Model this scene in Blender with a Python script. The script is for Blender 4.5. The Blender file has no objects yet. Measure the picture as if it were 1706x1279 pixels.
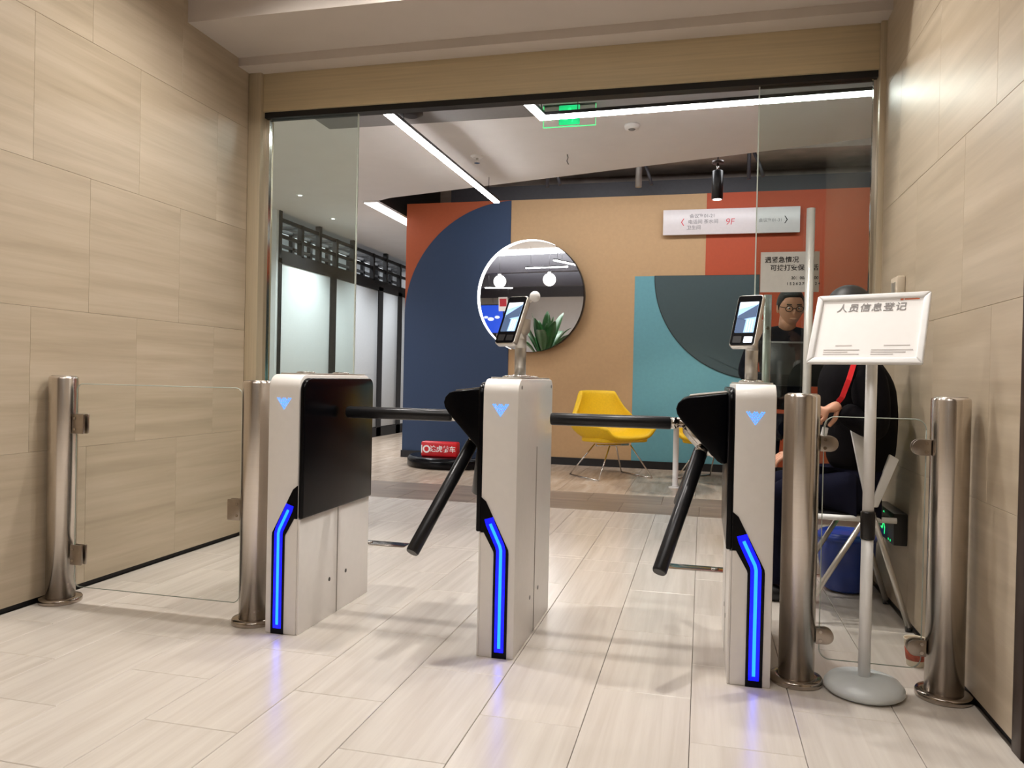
import bpy, bmesh, math, random
from math import sin, cos, pi, radians as RD
from mathutils import Vector as V, Matrix
random.seed(7)
SC = bpy.context.scene
COL = SC.collection
# ------------------------------------------------------------------ camera
cam = bpy.data.cameras.new('camera'); cam.sensor_width = 36; cam.lens = 1279.97 / 1706 * 36
cam.clip_start = 0.05; cam.clip_end = 100
co = bpy.data.objects.new('camera', cam); COL.objects.link(co)
Rr, Ru, Rf = V((.97047635, .24026368, .02119031)), V((-.02254931, .00290825, .9997415)), V((-.24013994, .97070331, -.00824017))
co.matrix_world = Matrix(((Rr.x, Ru.x, -Rf.x, 0), (Rr.y, Ru.y, -Rf.y, 0), (Rr.z, Ru.z, -Rf.z, 1.0), (0, 0, 0, 1)))
SC.camera = co
# ------------------------------------------------------------------ world, exposure, large lights
w = bpy.data.worlds.new('world'); SC.world = w; w.use_nodes = True
w.node_tree.nodes['Background'].inputs[0].default_value = (.8, .85, 1, 1)
w.node_tree.nodes['Background'].inputs[1].default_value = .05
vs = SC.view_settings
vs.view_transform = 'Standard'; vs.look = 'None'; vs.exposure = 0.0; vs.gamma = 1.0; vs.use_curve_mapping = False
def lamp(kind, name, loc, power, color, aim=None, **kw):
    l = bpy.data.lights.new(name, kind); l.energy = power; l.color = color
    for k, v in kw.items(): setattr(l, k, v)
    o = bpy.data.objects.new(name, l); COL.objects.link(o); o.location = loc
    if aim: o.rotation_euler = (V(aim) - V(loc)).to_track_quat('-Z', 'Y').to_euler()
    return o
WARM = (1.0, .955, .895); COOL = (.95, .97, 1.0)
DOWN = [(-1.9, 2.95), (-.3, 2.95), (-1.3, 1.3), (-.2, 1.3)]
for x, y in DOWN:
    lamp('SPOT', 'downlight_beam', (x, y, 3.24), 120 if y > 2 else 44, WARM, (x, y, 0), spot_size=RD(140), spot_blend=.95, shadow_soft_size=.045)
for x in (-1.25, .05):       # second row, close to the bulkhead
    lamp('SPOT', 'downlight_beam', (x, 3.45, 3.24), 66, WARM, (x, 3.45, 0), spot_size=RD(136), spot_blend=.8, shadow_soft_size=.04)
lamp('AREA', 'lobby_fill_light', (-.95, .3, 3.22), 24, WARM, (-.95, .3, 0), shape='RECTANGLE', size=2.6, size_y=1.2)  # unseen soft fill added over the lobby to even out the light
lamp('AREA', 'corridor_fill_light', (-.5, 7.6, 3.3), 46, COOL, (-.5, 7.9, 0), shape='RECTANGLE', size=4.5, size_y=.3)  # fill without a fitting, added to brighten corridor and feature wall
lamp('AREA', 'plenum_fill_light', (0, 7.5, 3.25), 14, COOL, (0, 9.2, 3.75), shape='RECTANGLE', size=4.5, size_y=.2)  # added fill aimed upwards to lift the dark open ceiling
for x, y in ((-4.43, 7.82), (-4.3, 9.4), (-4.3, 10.7), (-4.3, 12.0), (-4.66, 9.06)):  # first and last shine from built downlights; the others are added fill
    lamp('SPOT', 'lounge_downlight_fill', (x, y, 2.97), 125, COOL, (x, y, 0), spot_size=RD(124), spot_blend=.9, shadow_soft_size=.05)
lamp('AREA', 'partition_gap_fill_light', (-5.36, 11.0, 2.97), 22, COOL, (-5.36, 11.0, 0), shape='RECTANGLE', size=.3, size_y=4.5)  # unseen fill added to brighten the wall behind the partition lattice
lamp('AREA', 'office_fill_light', (-5.6, 1.0, 2.95), 420, COOL, (-5.6, 1.0, 0), shape='RECTANGLE', size=3.0, size_y=3.0)  # unseen fill added to brighten the office that the mirror shows

# ------------------------------------------------------------------ materials
def nt(name):
    m = bpy.data.materials.new(name); m.use_nodes = True
    t = m.node_tree; return m, t, t.nodes['Principled BSDF'], t.nodes, t.links
def s2l(c):
    return tuple(((v / 255) / 12.92 if v / 255 <= .04045 else ((v / 255 + .055) / 1.055) ** 2.4) for v in c)
def pm(name, rgb, rough=.5, metal=0, var=.06, scale=30, bump=0, coat=0, spec=.5, stretch=(1, 1, 1)):
    """plain surface with a faint procedural mottling"""
    m, t, b, N, L = nt(name); c = s2l(rgb)
    tc = N.new('ShaderNodeTexCoord'); mp = N.new('ShaderNodeMapping'); mp.inputs['Scale'].default_value = stretch
    nz = N.new('ShaderNodeTexNoise'); nz.inputs['Scale'].default_value = scale; nz.inputs['Detail'].default_value = 4
    L.new(tc.outputs['Object'], mp.inputs[0]); L.new(mp.outputs[0], nz.inputs['Vector'])
    r = N.new('ShaderNodeValToRGB')
    r.color_ramp.elements[0].position = .3; r.color_ramp.elements[1].position = .7
    r.color_ramp.elements[0].color = (*[v * (1 - var) for v in c], 1); r.color_ramp.elements[1].color = (*[min(1, v * (1 + var)) for v in c], 1)
    L.new(nz.outputs[0], r.inputs[0]); L.new(r.outputs[0], b.inputs['Base Color'])
    b.inputs['Roughness'].default_value = rough; b.inputs['Metallic'].default_value = metal
    b.inputs['Coat Weight'].default_value = coat; b.inputs['Coat Roughness'].default_value = .05
    b.inputs['Specular IOR Level'].default_value = spec
    if bump:
        bp = N.new('ShaderNodeBump'); bp.inputs['Strength'].default_value = bump; bp.inputs['Distance'].default_value = .002
        L.new(nz.outputs[0], bp.inputs['Height']); L.new(bp.outputs[0], b.inputs['Normal'])
    return m
def em(name, rgb, strength, base=None):
    m, t, b, N, L = nt(name); c = s2l(rgb)
    nz = N.new('ShaderNodeTexNoise'); nz.inputs['Scale'].default_value = 8
    mr = N.new('ShaderNodeMapRange'); mr.inputs['To Min'].default_value = strength * .96; mr.inputs['To Max'].default_value = strength * 1.04
    L.new(nz.outputs[0], mr.inputs[0]); L.new(mr.outputs[0], b.inputs['Emission Strength'])
    b.inputs['Base Color'].default_value = (*(s2l(base) if base else c), 1); b.inputs['Emission Color'].default_value = (*c, 1)
    b.inputs['Roughness'].default_value = .3
    return m
def grain(name, dark, mid, light, rough, scale, rough_var=.1, contrast=(.32, .5, .68), coat=0):
    """stone/wood-look porcelain: long streaks, each piece shifted by its own random value"""
    m, t, b, N, L = nt(name)
    g = N.new('ShaderNodeNewGeometry'); oi = N.new('ShaderNodeObjectInfo')
    mp = N.new('ShaderNodeMapping'); mp.inputs['Scale'].default_value = scale
    ad = N.new('ShaderNodeVectorMath'); ad.operation = 'MULTIPLY_ADD'
    ad.inputs[1].default_value = (37, 41, 29)
    cmb = N.new('ShaderNodeCombineXYZ')
    for i in range(3): L.new(oi.outputs['Random'], cmb.inputs[i])
    L.new(g.outputs['Position'], mp.inputs[0]); L.new(cmb.outputs[0], ad.inputs[0]); L.new(mp.outputs[0], ad.inputs[2])
    nz = N.new('ShaderNodeTexNoise'); nz.inputs['Scale'].default_value = 1; nz.inputs['Detail'].default_value = 6; nz.inputs['Roughness'].default_value = .6; nz.inputs['Distortion'].default_value = .35
    L.new(ad.outputs[0], nz.inputs['Vector'])
    r = N.new('ShaderNodeValToRGB'); e = r.color_ramp.elements
    e[0].position = contrast[0]; e[0].color = (*s2l(dark), 1); e[1].position = contrast[2]; e[1].color = (*s2l(light), 1)
    k = e.new(contrast[1]); k.color = (*s2l(mid), 1)
    L.new(nz.outputs[0], r.inputs[0])
    hs = N.new('ShaderNodeHueSaturation'); mr = N.new('ShaderNodeMapRange'); mr.inputs['To Min'].default_value = .972; mr.inputs['To Max'].default_value = 1.028
    L.new(oi.outputs['Random'], mr.inputs[0]); L.new(mr.outputs[0], hs.inputs['Value']); L.new(r.outputs[0], hs.inputs['Color'])
    L.new(hs.outputs[0], b.inputs['Base Color'])
    r2 = N.new('ShaderNodeMapRange'); r2.inputs['To Min'].default_value = rough - rough_var / 2; r2.inputs['To Max'].default_value = rough + rough_var / 2
    L.new(nz.outputs[0], r2.inputs[0]); L.new(r2.outputs[0], b.inputs['Roughness'])
    b.inputs['Coat Weight'].default_value = coat
    return m
def glass(name, tint, ior=1.5, rough=0.0):
    m, t, b, N, L = nt(name); N.remove(b); out = N['Material Output']
    tr = N.new('ShaderNodeBsdfTransparent'); gl = N.new('ShaderNodeBsdfGlossy'); mx = N.new('ShaderNodeMixShader'); fr = N.new('ShaderNodeFresnel')
    fr.inputs[0].default_value = ior; gl.inputs['Roughness'].default_value = rough; tr.inputs[0].default_value = (*tint, 1)
    L.new(fr.outputs[0], mx.inputs[0]); L.new(tr.outputs[0], mx.inputs[1]); L.new(gl.outputs[0], mx.inputs[2]); L.new(mx.outputs[0], out.inputs[0])
    return m
M = {}
M['wall_tile'] = grain('stone_wall_tile', (168, 153, 131), (182, 167, 145), (193, 178, 157), .38, (.8, .8, 17), .14, (.28, .5, .7))
M['floor_tile'] = grain('stone_floor_tile', (202, 193, 183), (210, 202, 193), (217, 210, 201), .24, (26, 1.1, 1), .1)
M['strip_tile'] = grain('brown_stone_tile', (116, 102, 90), (136, 121, 108), (152, 137, 122), .36, (1.0, 14, 1), .12)
M['far_tile'] = grain('far_stone_tile', (172, 154, 136), (190, 172, 153), (204, 188, 170), .24, (14, 1.4, 1), .1)
M['grout'] = pm('grout', (118, 108, 98), .9)
M['wall_grout'] = pm('wall_grout', (172, 156, 132), .9)
M['paint_white'] = pm('white_ceiling_paint', (206, 197, 190), .8, var=.02, scale=4)
M['paint_cool'] = pm('cool_white_paint', (228, 226, 226), .8, var=.02, scale=4)
M['paint_grey'] = pm('grey_paint', (132, 130, 131), .7, var=.03)
M['slab'] = pm('raw_concrete_slab', (150, 136, 126), .9, var=.2, scale=5)
M['black_paint'] = pm('black_paint', (13, 12, 15), .55, var=.15)
M['soot'] = pm('dark_steel_beam', (38, 35, 40), .5, var=.15)
M['duct'] = pm('galvanised_duct', (150, 146, 142), .38, metal=.7, var=.1, scale=12)
M['gold'] = pm('brushed_champagne_steel', (206, 190, 158), .4, metal=.2, var=.07, scale=3, stretch=(.6, 1, 30))
M['gold_v'] = pm('champagne_steel_jamb', (196, 182, 156), .36, metal=.3, var=.06, scale=6, stretch=(30, 30, .6))
M['steel'] = pm('brushed_stainless_steel', (214, 206, 198), .25, metal=1, var=.03, scale=5, stretch=(1, 1, 60))
M['steel_dark'] = pm('polished_steel_flange', (176, 166, 156), .16, metal=1, var=.06)
_m = M['steel'].node_tree; _t = _m.nodes.new('ShaderNodeTangent'); _t.direction_type = 'RADIAL'; _t.axis = 'Z'
_b = _m.nodes['Principled BSDF']; _m.links.new(_t.outputs[0], _b.inputs['Tangent']); _b.inputs['Anisotropic'].default_value = .85; _b.inputs['Anisotropic Rotation'].default_value = .25
M['clamp'] = pm('satin_steel_clamp', (172, 162, 152), .3, metal=1, var=.08)
M['chrome'] = pm('chrome', (215, 212, 208), .12, metal=1, var=.03)
M['satin'] = pm('satin_aluminium', (208, 204, 198), .34, metal=.8, var=.04)
M['bar'] = pm('polished_pull_bar', (232, 234, 230), .3, metal=.35, var=.03)
M['beige_plastic'] = pm('beige_plastic', (196, 182, 162), .5, var=.02)
M['white_coat'] = pm('white_powder_coat', (234, 230, 226), .35, var=.015, coat=.2)
M['white_plastic'] = pm('white_plastic', (240, 240, 240), .4, var=.02)
M['groove'] = pm('panel_groove', (140, 133, 124), .5)
M['black_gloss'] = pm('black_acrylic', (6, 6, 10), .22, var=.1, spec=.16)
M['black_satin'] = pm('black_satin_metal', (24, 23, 25), .32, var=.12)
M['arm_black'] = pm('black_anodised_arm', (40, 40, 42), .3, metal=.5, var=.08)
M['led_blue'] = em('blue_light_guide', (2, 8, 235), 2.2)
M['led_core'] = em('bright_blue_light_line', (14, 84, 255), 6)
M['led_dot'] = em('cyan_indicator_dot', (46, 140, 255), 2.4)
M['led_white'] = em('white_led_diffuser', (255, 252, 250), 36)
M['led_soft'] = em('white_led_panel', (255, 252, 250), 5)
M['globe'] = em('opal_globe', (255, 250, 244), 6)
M['green'] = em('green_exit_light', (40, 235, 130), 1.1)
M['green_dim'] = em('green_exit_glow', (30, 200, 120), .5)
M['glass'] = glass('green_tinted_glass', (.87, .925, .895), 1.45)
M['clear'] = glass('clear_glass', (.985, .992, .987), 1.18)
M['edge'] = pm('glass_edge', (196, 206, 198), .2, var=.05)
M['mirror'] = pm('silvered_mirror', (238, 238, 238), .01, metal=1, var=.005)
M['blue'] = pm('navy_wall_paint', (36, 58, 90), .62, var=.03, bump=.1)
M['tan'] = pm('tan_wall_paint', (186, 151, 110), .62, var=.03, bump=.1)
M['rust'] = pm('rust_wall_paint', (170, 82, 46), .62, var=.03, bump=.1)
M['red'] = pm('brick_red_wall_paint', (176, 71, 34), .62, var=.03, bump=.1)
M['teal'] = pm('teal_wall_paint', (98, 155, 166), .62, var=.03, bump=.1)
M['slate'] = pm('slate_wall_paint', (58, 75, 78), .62, var=.03, bump=.1)
M['board'] = pm('frosted_white_panel', (214, 219, 222), .16, var=.02, coat=.3)
M['sign_white'] = pm('silver_white_sign', (216, 208, 208), .3, var=.02)
M['ink'] = pm('black_ink', (30, 28, 30), .6)
M['ink_grey'] = pm('grey_ink', (146, 142, 142), .6)
M['ink_pale'] = pm('pale_grey_ink', (206, 200, 199), .6)
M['ink_red'] = pm('red_ink', (205, 52, 66), .6)
M['ink_orange'] = pm('orange_ink', (226, 120, 80), .6)
M['paper'] = pm('white_paper', (250, 248, 247), .5, var=.01)
M['paper_dull'] = pm('laminated_paper', (196, 195, 190), .35, var=.03)
M['yellow'] = pm('yellow_upholstery', (226, 184, 14), .6, var=.06, scale=60, bump=.2)
M['red_box'] = pm('red_plaque', (206, 22, 34), .3, var=.04)
M['cloth_black'] = pm('black_jacket_cloth', (11, 9, 13), .8, spec=.08, var=.3, scale=14, bump=.4)
M['cloth_navy'] = pm('navy_trouser_cloth', (16, 17, 34), .85, spec=.08, var=.2, scale=14, bump=.3)
M['cloth_dark'] = pm('charcoal_jacket_cloth', (22, 24, 32), .85, spec=.08, var=.25, scale=14, bump=.3)
M['skin'] = pm('skin', (206, 152, 124), .5, var=.06, scale=10)
M['hair'] = pm('black_hair', (18, 16, 16), .5, var=.3, scale=60)
M['red_strap'] = pm('red_lanyard', (220, 24, 34), .5)
M['shoe'] = pm('black_shoe', (16, 15, 16), .35)
M['bag_blue'] = pm('blue_plastic', (28, 62, 158), .35, var=.15, scale=8, bump=.4)
M['cup'] = pm('paper_cup', (232, 222, 200), .6, var=.03)
M['cup_print'] = pm('cup_print', (178, 84, 62), .6, var=.3, scale=90)
M['leaf'] = pm('green_leaf', (38, 92, 44), .4, var=.3, scale=6)
M['pot'] = pm('grey_planter', (120, 118, 116), .6)
M['screen_lit'] = em('terminal_screen_glow', (150, 186, 228), .85)
M['screen_dark'] = em('terminal_screen_shape', (64, 84, 116), .7)
M['screen_pale'] = em('terminal_screen_white', (226, 236, 250), .9)
M['blue_screen'] = em('blue_wall_screen', (30, 70, 190), 1.2)
M['base_white'] = pm('white_stand_base', (212, 218, 220), .35, var=.05, scale=14)
M['dark_bronze'] = pm('dark_bronze_trim', (58, 44, 38), .4, metal=.3)

# ------------------------------------------------------------------ mesh helpers
class MB:
    def __init__(s): s.v = []; s.f = []; s.sm = []
    def add(s, vs_, fs, smooth=False):
        n = len(s.v); s.v += [tuple(p) for p in vs_]; s.f += [tuple(i + n for i in f) for f in fs]; s.sm += [smooth] * len(fs); return s
    def box(s, a, b, mat=None):
        x0, y0, z0 = a; x1, y1, z1 = b
        p = [V(q) for q in ((x0, y0, z0), (x1, y0, z0), (x1, y1, z0), (x0, y1, z0), (x0, y0, z1), (x1, y0, z1), (x1, y1, z1), (x0, y1, z1))]
        if mat: p = [mat @ q for q in p]
        return s.add(p, [(0, 3, 2, 1), (4, 5, 6, 7), (0, 1, 5, 4), (1, 2, 6, 5), (2, 3, 7, 6), (3, 0, 4, 7)])
    def prism(s, poly, fn, d0, d1, smooth=False):
        """poly of 2-D points; fn(u,v,d) -> xyz; extruded from d0 to d1"""
        n = len(poly)
        a = [fn(u, v, d0) for u, v in poly]; b = [fn(u, v, d1) for u, v in poly]
        s.add(a + b, [tuple(range(n))[::-1], tuple(range(n, 2 * n))])
        k = len(s.v) - 2 * n
        for i in range(n):
            j = (i + 1) % n; s.f.append((k + i, k + j, k + n + j, k + n + i)); s.sm.append(smooth)
        return s
    def tube(s, pts, rad, seg=14, caps=True):
        pts = [V(p) for p in pts]; n = len(pts)
        rs = rad if isinstance(rad, (list, tuple)) else [rad] * n
        up = None; rings = []
        for i, p in enumerate(pts):
            d = (pts[min(i + 1, n - 1)] - pts[max(i - 1, 0)]).normalized()
            if up is None: up = d.orthogonal().normalized()
            else:
                up = (up - d * up.dot(d)); up = up.normalized() if up.length > 1e-6 else d.orthogonal().normalized()
            q = d.cross(up)
            rings.append([p + (up * cos(2 * pi * k / seg) + q * sin(2 * pi * k / seg)) * rs[i] for k in range(seg)])
        base = len(s.v)
        vs_ = [v for r in rings for v in r]; fs = []
        for i in range(n - 1):
            for k in range(seg):
                fs.append((i * seg + k, i * seg + (k + 1) % seg, (i + 1) * seg + (k + 1) % seg, (i + 1) * seg + k))
        s.add(vs_, fs, True)
        if caps:
            s.f.append(tuple(base + k for k in range(seg))[::-1]); s.sm.append(False)
            s.f.append(tuple(base + (n - 1) * seg + k for k in range(seg))); s.sm.append(False)
        return s
    def lathe(s, prof, c=(0, 0, 0), seg=40, mat=None):
        """prof: (r,z) list from bottom to top"""
        vs_ = []; fs = []; n = len(prof)
        for r, z in prof:
            for k in range(seg):
                p = V((c[0] + r * cos(2 * pi * k / seg), c[1] + r * sin(2 * pi * k / seg), c[2] + z)); vs_.append(mat @ p if mat else p)
        for i in range(n - 1):
            for k in range(seg):
                fs.append((i * seg + k, i * seg + (k + 1) % seg, (i + 1) * seg + (k + 1) % seg, (i + 1) * seg + k))
        b = len(s.v); s.add(vs_, fs, True)
        s.f.append(tuple(b + k for k in range(seg))[::-1]); s.sm.append(False)
        s.f.append(tuple(b + (n - 1) * seg + k for k in range(seg))); s.sm.append(False)
        return s
    def ball(s, c, r, seg=20, rings=12, mat=None):
        rx, ry, rz = r if isinstance(r, (tuple, list)) else (r, r, r)
        vs_ = [(0, 0, -1)]; fs = []
        for i in range(1, rings):
            a = -pi / 2 + pi * i / rings
            for k in range(seg): vs_.append((cos(a) * cos(2 * pi * k / seg), cos(a) * sin(2 * pi * k / seg), sin(a)))
        vs_.append((0, 0, 1)); t = len(vs_) - 1
        for k in range(seg):
            fs.append((0, 1 + (k + 1) % seg, 1 + k)); fs.append((t, t - seg + k, t - seg + (k + 1) % seg))
        for i in range(rings - 2):
            for k in range(seg):
                a = 1 + i * seg; fs.append((a + k, a + (k + 1) % seg, a + seg + (k + 1) % seg, a + seg + k))
        P = [V((x * rx, y * ry, z * rz)) for x, y, z in vs_]
        P = [(mat @ p if mat else p) + V(c) for p in P]
        return s.add(P, fs, True)
    def build(s, name, mat, parent=None, loc=(0, 0, 0), rot=(0, 0, 0), bevel=0, seg=2):
        me = bpy.data.meshes.new(name); me.from_pydata(s.v, [], s.f); me.update()
        for p, q in zip(me.polygons, s.sm): p.use_smooth = q
        bm = bmesh.new(); bm.from_mesh(me); bmesh.ops.recalc_face_normals(bm, faces=bm.faces)
        if bevel:
            ed = [e for e in bm.edges if len(e.link_faces) == 2 and e.calc_face_angle(0) > .6]
            bmesh.ops.bevel(bm, geom=ed, offset=bevel, segments=seg, affect='EDGES', profile=.5, clamp_overlap=True)
            for f in bm.faces: f.smooth = True
        bm.to_mesh(me); bm.free()
        if bevel:
            try: me.set_sharp_from_angle(angle=RD(38))
            except Exception: pass
        me.materials.append(M[mat] if isinstance(mat, str) else mat)
        o = bpy.data.objects.new(name, me); COL.objects.link(o)
        o.location = loc; o.rotation_euler = rot
        if parent: o.parent = parent
        return o
def tag(o, label=None, cat=None, group=None, kind=None):
    if label: o['label'] = label
    if cat: o['category'] = cat
    if group: o['group'] = group
    if kind: o['kind'] = kind
    return o
def thing(name, label, cat, loc=(0, 0, 0), rz=0, group=None):
    o = bpy.data.objects.new(name, None); COL.objects.link(o); o.empty_display_size = .1
    o.location = loc; o.rotation_euler = (0, 0, rz); return tag(o, label, cat, group)
def struct(o): o['kind'] = 'structure'; return o
def copy_tree(o, parent=None):
    c = o.copy(); COL.objects.link(c); c.parent = parent
    for ch in list(o.children): copy_tree(ch, c)
    return c
FX = lambda y0: (lambda u, v, d: V((u, y0 + d, v)))       # polygon in x-z, depth along +y
YZ = lambda x0: (lambda u, v, d: V((x0 + d, u, v)))       # polygon in y-z, depth along +x
XY = lambda z0: (lambda u, v, d: V((u, v, z0 + d)))
def text(body, size, mat, parent, loc, rot=(pi / 2, 0, 0), name='lettering', align='CENTER', bold=0, depth=.0006, shear=0, space=1):
    c = bpy.data.curves.new('text', 'FONT'); c.body = body; c.size = size; c.align_x = align; c.align_y = 'CENTER'
    c.offset = bold * size; c.extrude = depth; c.shear = shear; c.space_character = space
    o = bpy.data.objects.new('text', c); COL.objects.link(o)
    dg = bpy.context.evaluated_depsgraph_get()
    me = bpy.data.meshes.new_from_object(o.evaluated_get(dg))
    bpy.data.objects.remove(o); bpy.data.curves.remove(c)
    me.materials.clear(); me.materials.append(M[mat])
    t = bpy.data.objects.new(name, me); COL.objects.link(t); t.location = loc; t.rotation_euler = rot
    if parent: t.parent = parent
    return t
def skin(name, verts, edges, mat, parent, root=0, sub=2, loc=(0, 0, 0)):
    """verts: (xyz, radius or (rx,ry)); continuous skinned body, baked to a mesh"""
    me = bpy.data.meshes.new(name); me.from_pydata([v[0] for v in verts], edges, [])
    o = bpy.data.objects.new(name, me); COL.objects.link(o)
    o.modifiers.new('skin', 'SKIN'); s = o.modifiers.new('sub', 'SUBSURF'); s.levels = sub; s.render_levels = sub
    for i, v in enumerate(verts):
        r = v[1] if isinstance(v[1], tuple) else (v[1], v[1])
        me.skin_vertices[0].data[i].radius = r; me.skin_vertices[0].data[i].use_root = (i == root)
    dg = bpy.context.evaluated_depsgraph_get()
    m2 = bpy.data.meshes.new_from_object(o.evaluated_get(dg)); bpy.data.objects.remove(o)
    for p in m2.polygons: p.use_smooth = True
    m2.materials.clear(); m2.materials.append(M[mat])
    o = bpy.data.objects.new(name, m2); COL.objects.link(o); o.parent = parent; o.location = loc
    return o
def rrect(x0, z0, x1, z1, r, n=6):
    out = []
    for cx, cz, a in ((x1 - r, z1 - r, 0), (x0 + r, z1 - r, 90), (x0 + r, z0 + r, 180), (x1 - r, z0 + r, 270)):
        for k in range(n + 1):
            t = RD(a + 90 * k / n); out.append((cx + r * cos(t), cz + r * sin(t)))
    return out

# ------------------------------------------------------------------ the setting: floor
XL, XR = -2.725, .857
_tile_cache = {}
def tile_obj(name, w_, h_, th, mat, parent, loc, axis):
    """one tile with eased edges; axis 'z' lies flat, 'x+' faces +x, 'x-' faces -x"""
    key = (round(w_, 4), round(h_, 4), mat, axis)
    if key not in _tile_cache:
        g, e = (.0009, .0016) if axis == 'z' else (.0004, .0009)
        b = MB(); X0, X1, Y0, Y1 = g, w_ - g, g, h_ - g
        lo = [(X0, Y0, -th), (X1, Y0, -th), (X1, Y1, -th), (X0, Y1, -th)]
        md = [(X0, Y0, -e), (X1, Y0, -e), (X1, Y1, -e), (X0, Y1, -e)]
        hi = [(X0 + e, Y0 + e, 0), (X1 - e, Y0 + e, 0), (X1 - e, Y1 - e, 0), (X0 + e, Y1 - e, 0)]
        P = lo + md + hi
        if axis == 'x+': P = [(z, x, y) for x, y, z in P]
        elif axis == 'x-': P = [(-z, x, y) for x, y, z in P]
        fs = [(0, 3, 2, 1), (8, 9, 10, 11)]
        for k in range(4):
            j = (k + 1) % 4; fs += [(k, j, 4 + j, 4 + k), (4 + k, 4 + j, 8 + j, 8 + k)]
        o = b.add(P, fs).build(name, mat, parent, loc); _tile_cache[key] = o.data; return o
    o = bpy.data.objects.new(name, _tile_cache[key]); COL.objects.link(o); o.parent = parent; o.location = loc
    return o
floor = struct(MB().box((-8.7, -3.2, -.12), (3.4, 13.6, -.012)).build('floor', 'grout'))
TW, TL = .304, .6045
def lay_floor(x0, x1, y0, y1, mat, xo=-1.836, tw=TW, tl=TL, stag=True):
    k0 = math.floor((x0 - xo) / tw)
    k = k0
    while xo + k * tw < x1 - 1e-4:
        a, b = max(x0, xo + k * tw), min(x1, xo + (k + 1) * tw)
        off = 2.184 if (k % 2 == 0 or not stag) else 1.881
        j = math.floor((y0 - off) / tl)
        while off + j * tl < y1 - 1e-4:
            c, d = max(y0, off + j * tl), min(y1, off + (j + 1) * tl)
            if b - a > .02 and d - c > .02: tile_obj('tile', b - a, d - c, .012, mat, floor, (a, c, 0), 'z')
            j += 1
        k += 1
lay_floor(XL, XR, .9, 4.24, 'floor_tile')
lay_floor(-4.0, 1.75, 4.24, 5.85, 'floor_tile')
# the brown border strip across the corridor, then the lounge floor by the feature wall
for i in range(13):
    for j in range(2): tile_obj('tile', .6, .45, .012, 'strip_tile', floor, (-5.4 + i * .6 + j * .3, 5.85 + j * .45, 0), 'z')
lay_floor(-5.1, 1.75, 6.75, 8.83, 'far_tile', tw=.6, tl=.6)
far = struct(MB().box((-5.1, 8.83, -.012), (-3.56, 13.5, 0)).build('floor_far_lounge', 'far_tile'))
struct(MB().box((XL, -3.0, -.012), (1.5, .9, 0)).build('floor_lobby_front', 'floor_tile'))
struct(MB().box((-8.5, -3.0, -.012), (-2.92, 5.85, -.002)).build('floor_office', 'far_tile'))

# ------------------------------------------------------------------ walls of the lobby, tiled
wl = struct(MB().box((-2.9, -3.0, 0), (-2.737, 4.3, 3.3)).build('wall_left', 'wall_grout'))
wr = struct(MB().box((.869, 2.36, 0), (1.02, 4.3, 3.3)).build('wall_right', 'wall_grout'))
rows = [(.022, .645), (.645, 1.255), (1.255, 1.865), (1.865, 2.482), (2.482, 3.1), (3.1, 3.3)]
def lay_wall(parent, x, axis, y0, y1, step, oe, oo, zmax=3.3):
    for i, (z0, z1) in enumerate(rows):
        off = oe if i % 2 == 0 else oo
        j = math.floor((y0 - off) / step)
        while off + j * step < y1 - 1e-4:
            a, b = max(y0, off + j * step), min(y1, off + (j + 1) * step)
            if b - a > .015: tile_obj('tile', b - a, z1 - z0, .012, 'wall_tile', parent, (x, a, z0), axis)
            j += 1
lay_wall(wl, XL, 'x+', .9, 4.17, .62, 3.56, 3.25)
lay_wall(wr, XR, 'x-', 2.39, 4.17, .605, 2.93, 2.645)
struct(MB().box((-2.737, -3, 0), (-2.7345, 4.17, .022)).build('baseboard_left', 'black_paint'))
struct(MB().box((.8655, 2.40, 0), (.869, 4.17, .022)).build('baseboard_right', 'black_paint'))
struct(MB().box((.851, 2.325, 0), (1.02, 2.39, 2.3)).build('trim_1', 'dark_bronze', bevel=.003))
struct(MB().box((1.35, -3.0, 0), (1.5, 2.335, 3.3)).build('wall_right_lift_lobby', 'wall_tile'))
struct(MB().box((.869, 2.335, 2.3), (1.5, 2.40, 3.3)).build('wall_right_lintel', 'wall_tile'))
struct(MB().box((-2.9, -3.2, 0), (1.5, -3.0, 3.3)).build('wall_back', 'wall_tile'))
struct(MB().box((-2.9, -3.2, 3.3), (1.5, 3.594, 3.42)).build('ceiling', 'paint_white'))
sof = MB().prism([(3.594, 2.87), (4.06, 2.87), (4.06, 2.82), (4.3, 2.82), (4.3, 3.42), (3.594, 3.42)], YZ(-2.737), 0, 3.606)
struct(sof.build('ceiling_bulkhead', 'paint_white'))
# metal portal: jambs, header, top channel
struct(MB().box((XL, 4.17, 0), (-2.64, 4.32, 2.82)).build('trim_2', 'gold_v', bevel=.002))
struct(MB().box((.829, 4.17, 0), (.875, 4.32, 2.82)).build('trim_3', 'gold_v', bevel=.002))
struct(MB().box((-2.64, 4.195, 2.592), (.829, 4.32, 2.82)).build('trim_4', 'gold', bevel=.002))
struct(MB().box((-2.64, 4.215, 2.558), (.829, 4.285, 2.592)).build('trim_5', 'black_paint'))
struct(MB().box((-2.64, 4.235, 0), (-2.618, 4.265, 2.558)).build('trim_6', 'chrome'))
struct(MB().box((.812, 4.235, 0), (.829, 4.265, 2.558)).build('trim_7', 'chrome'))

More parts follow.
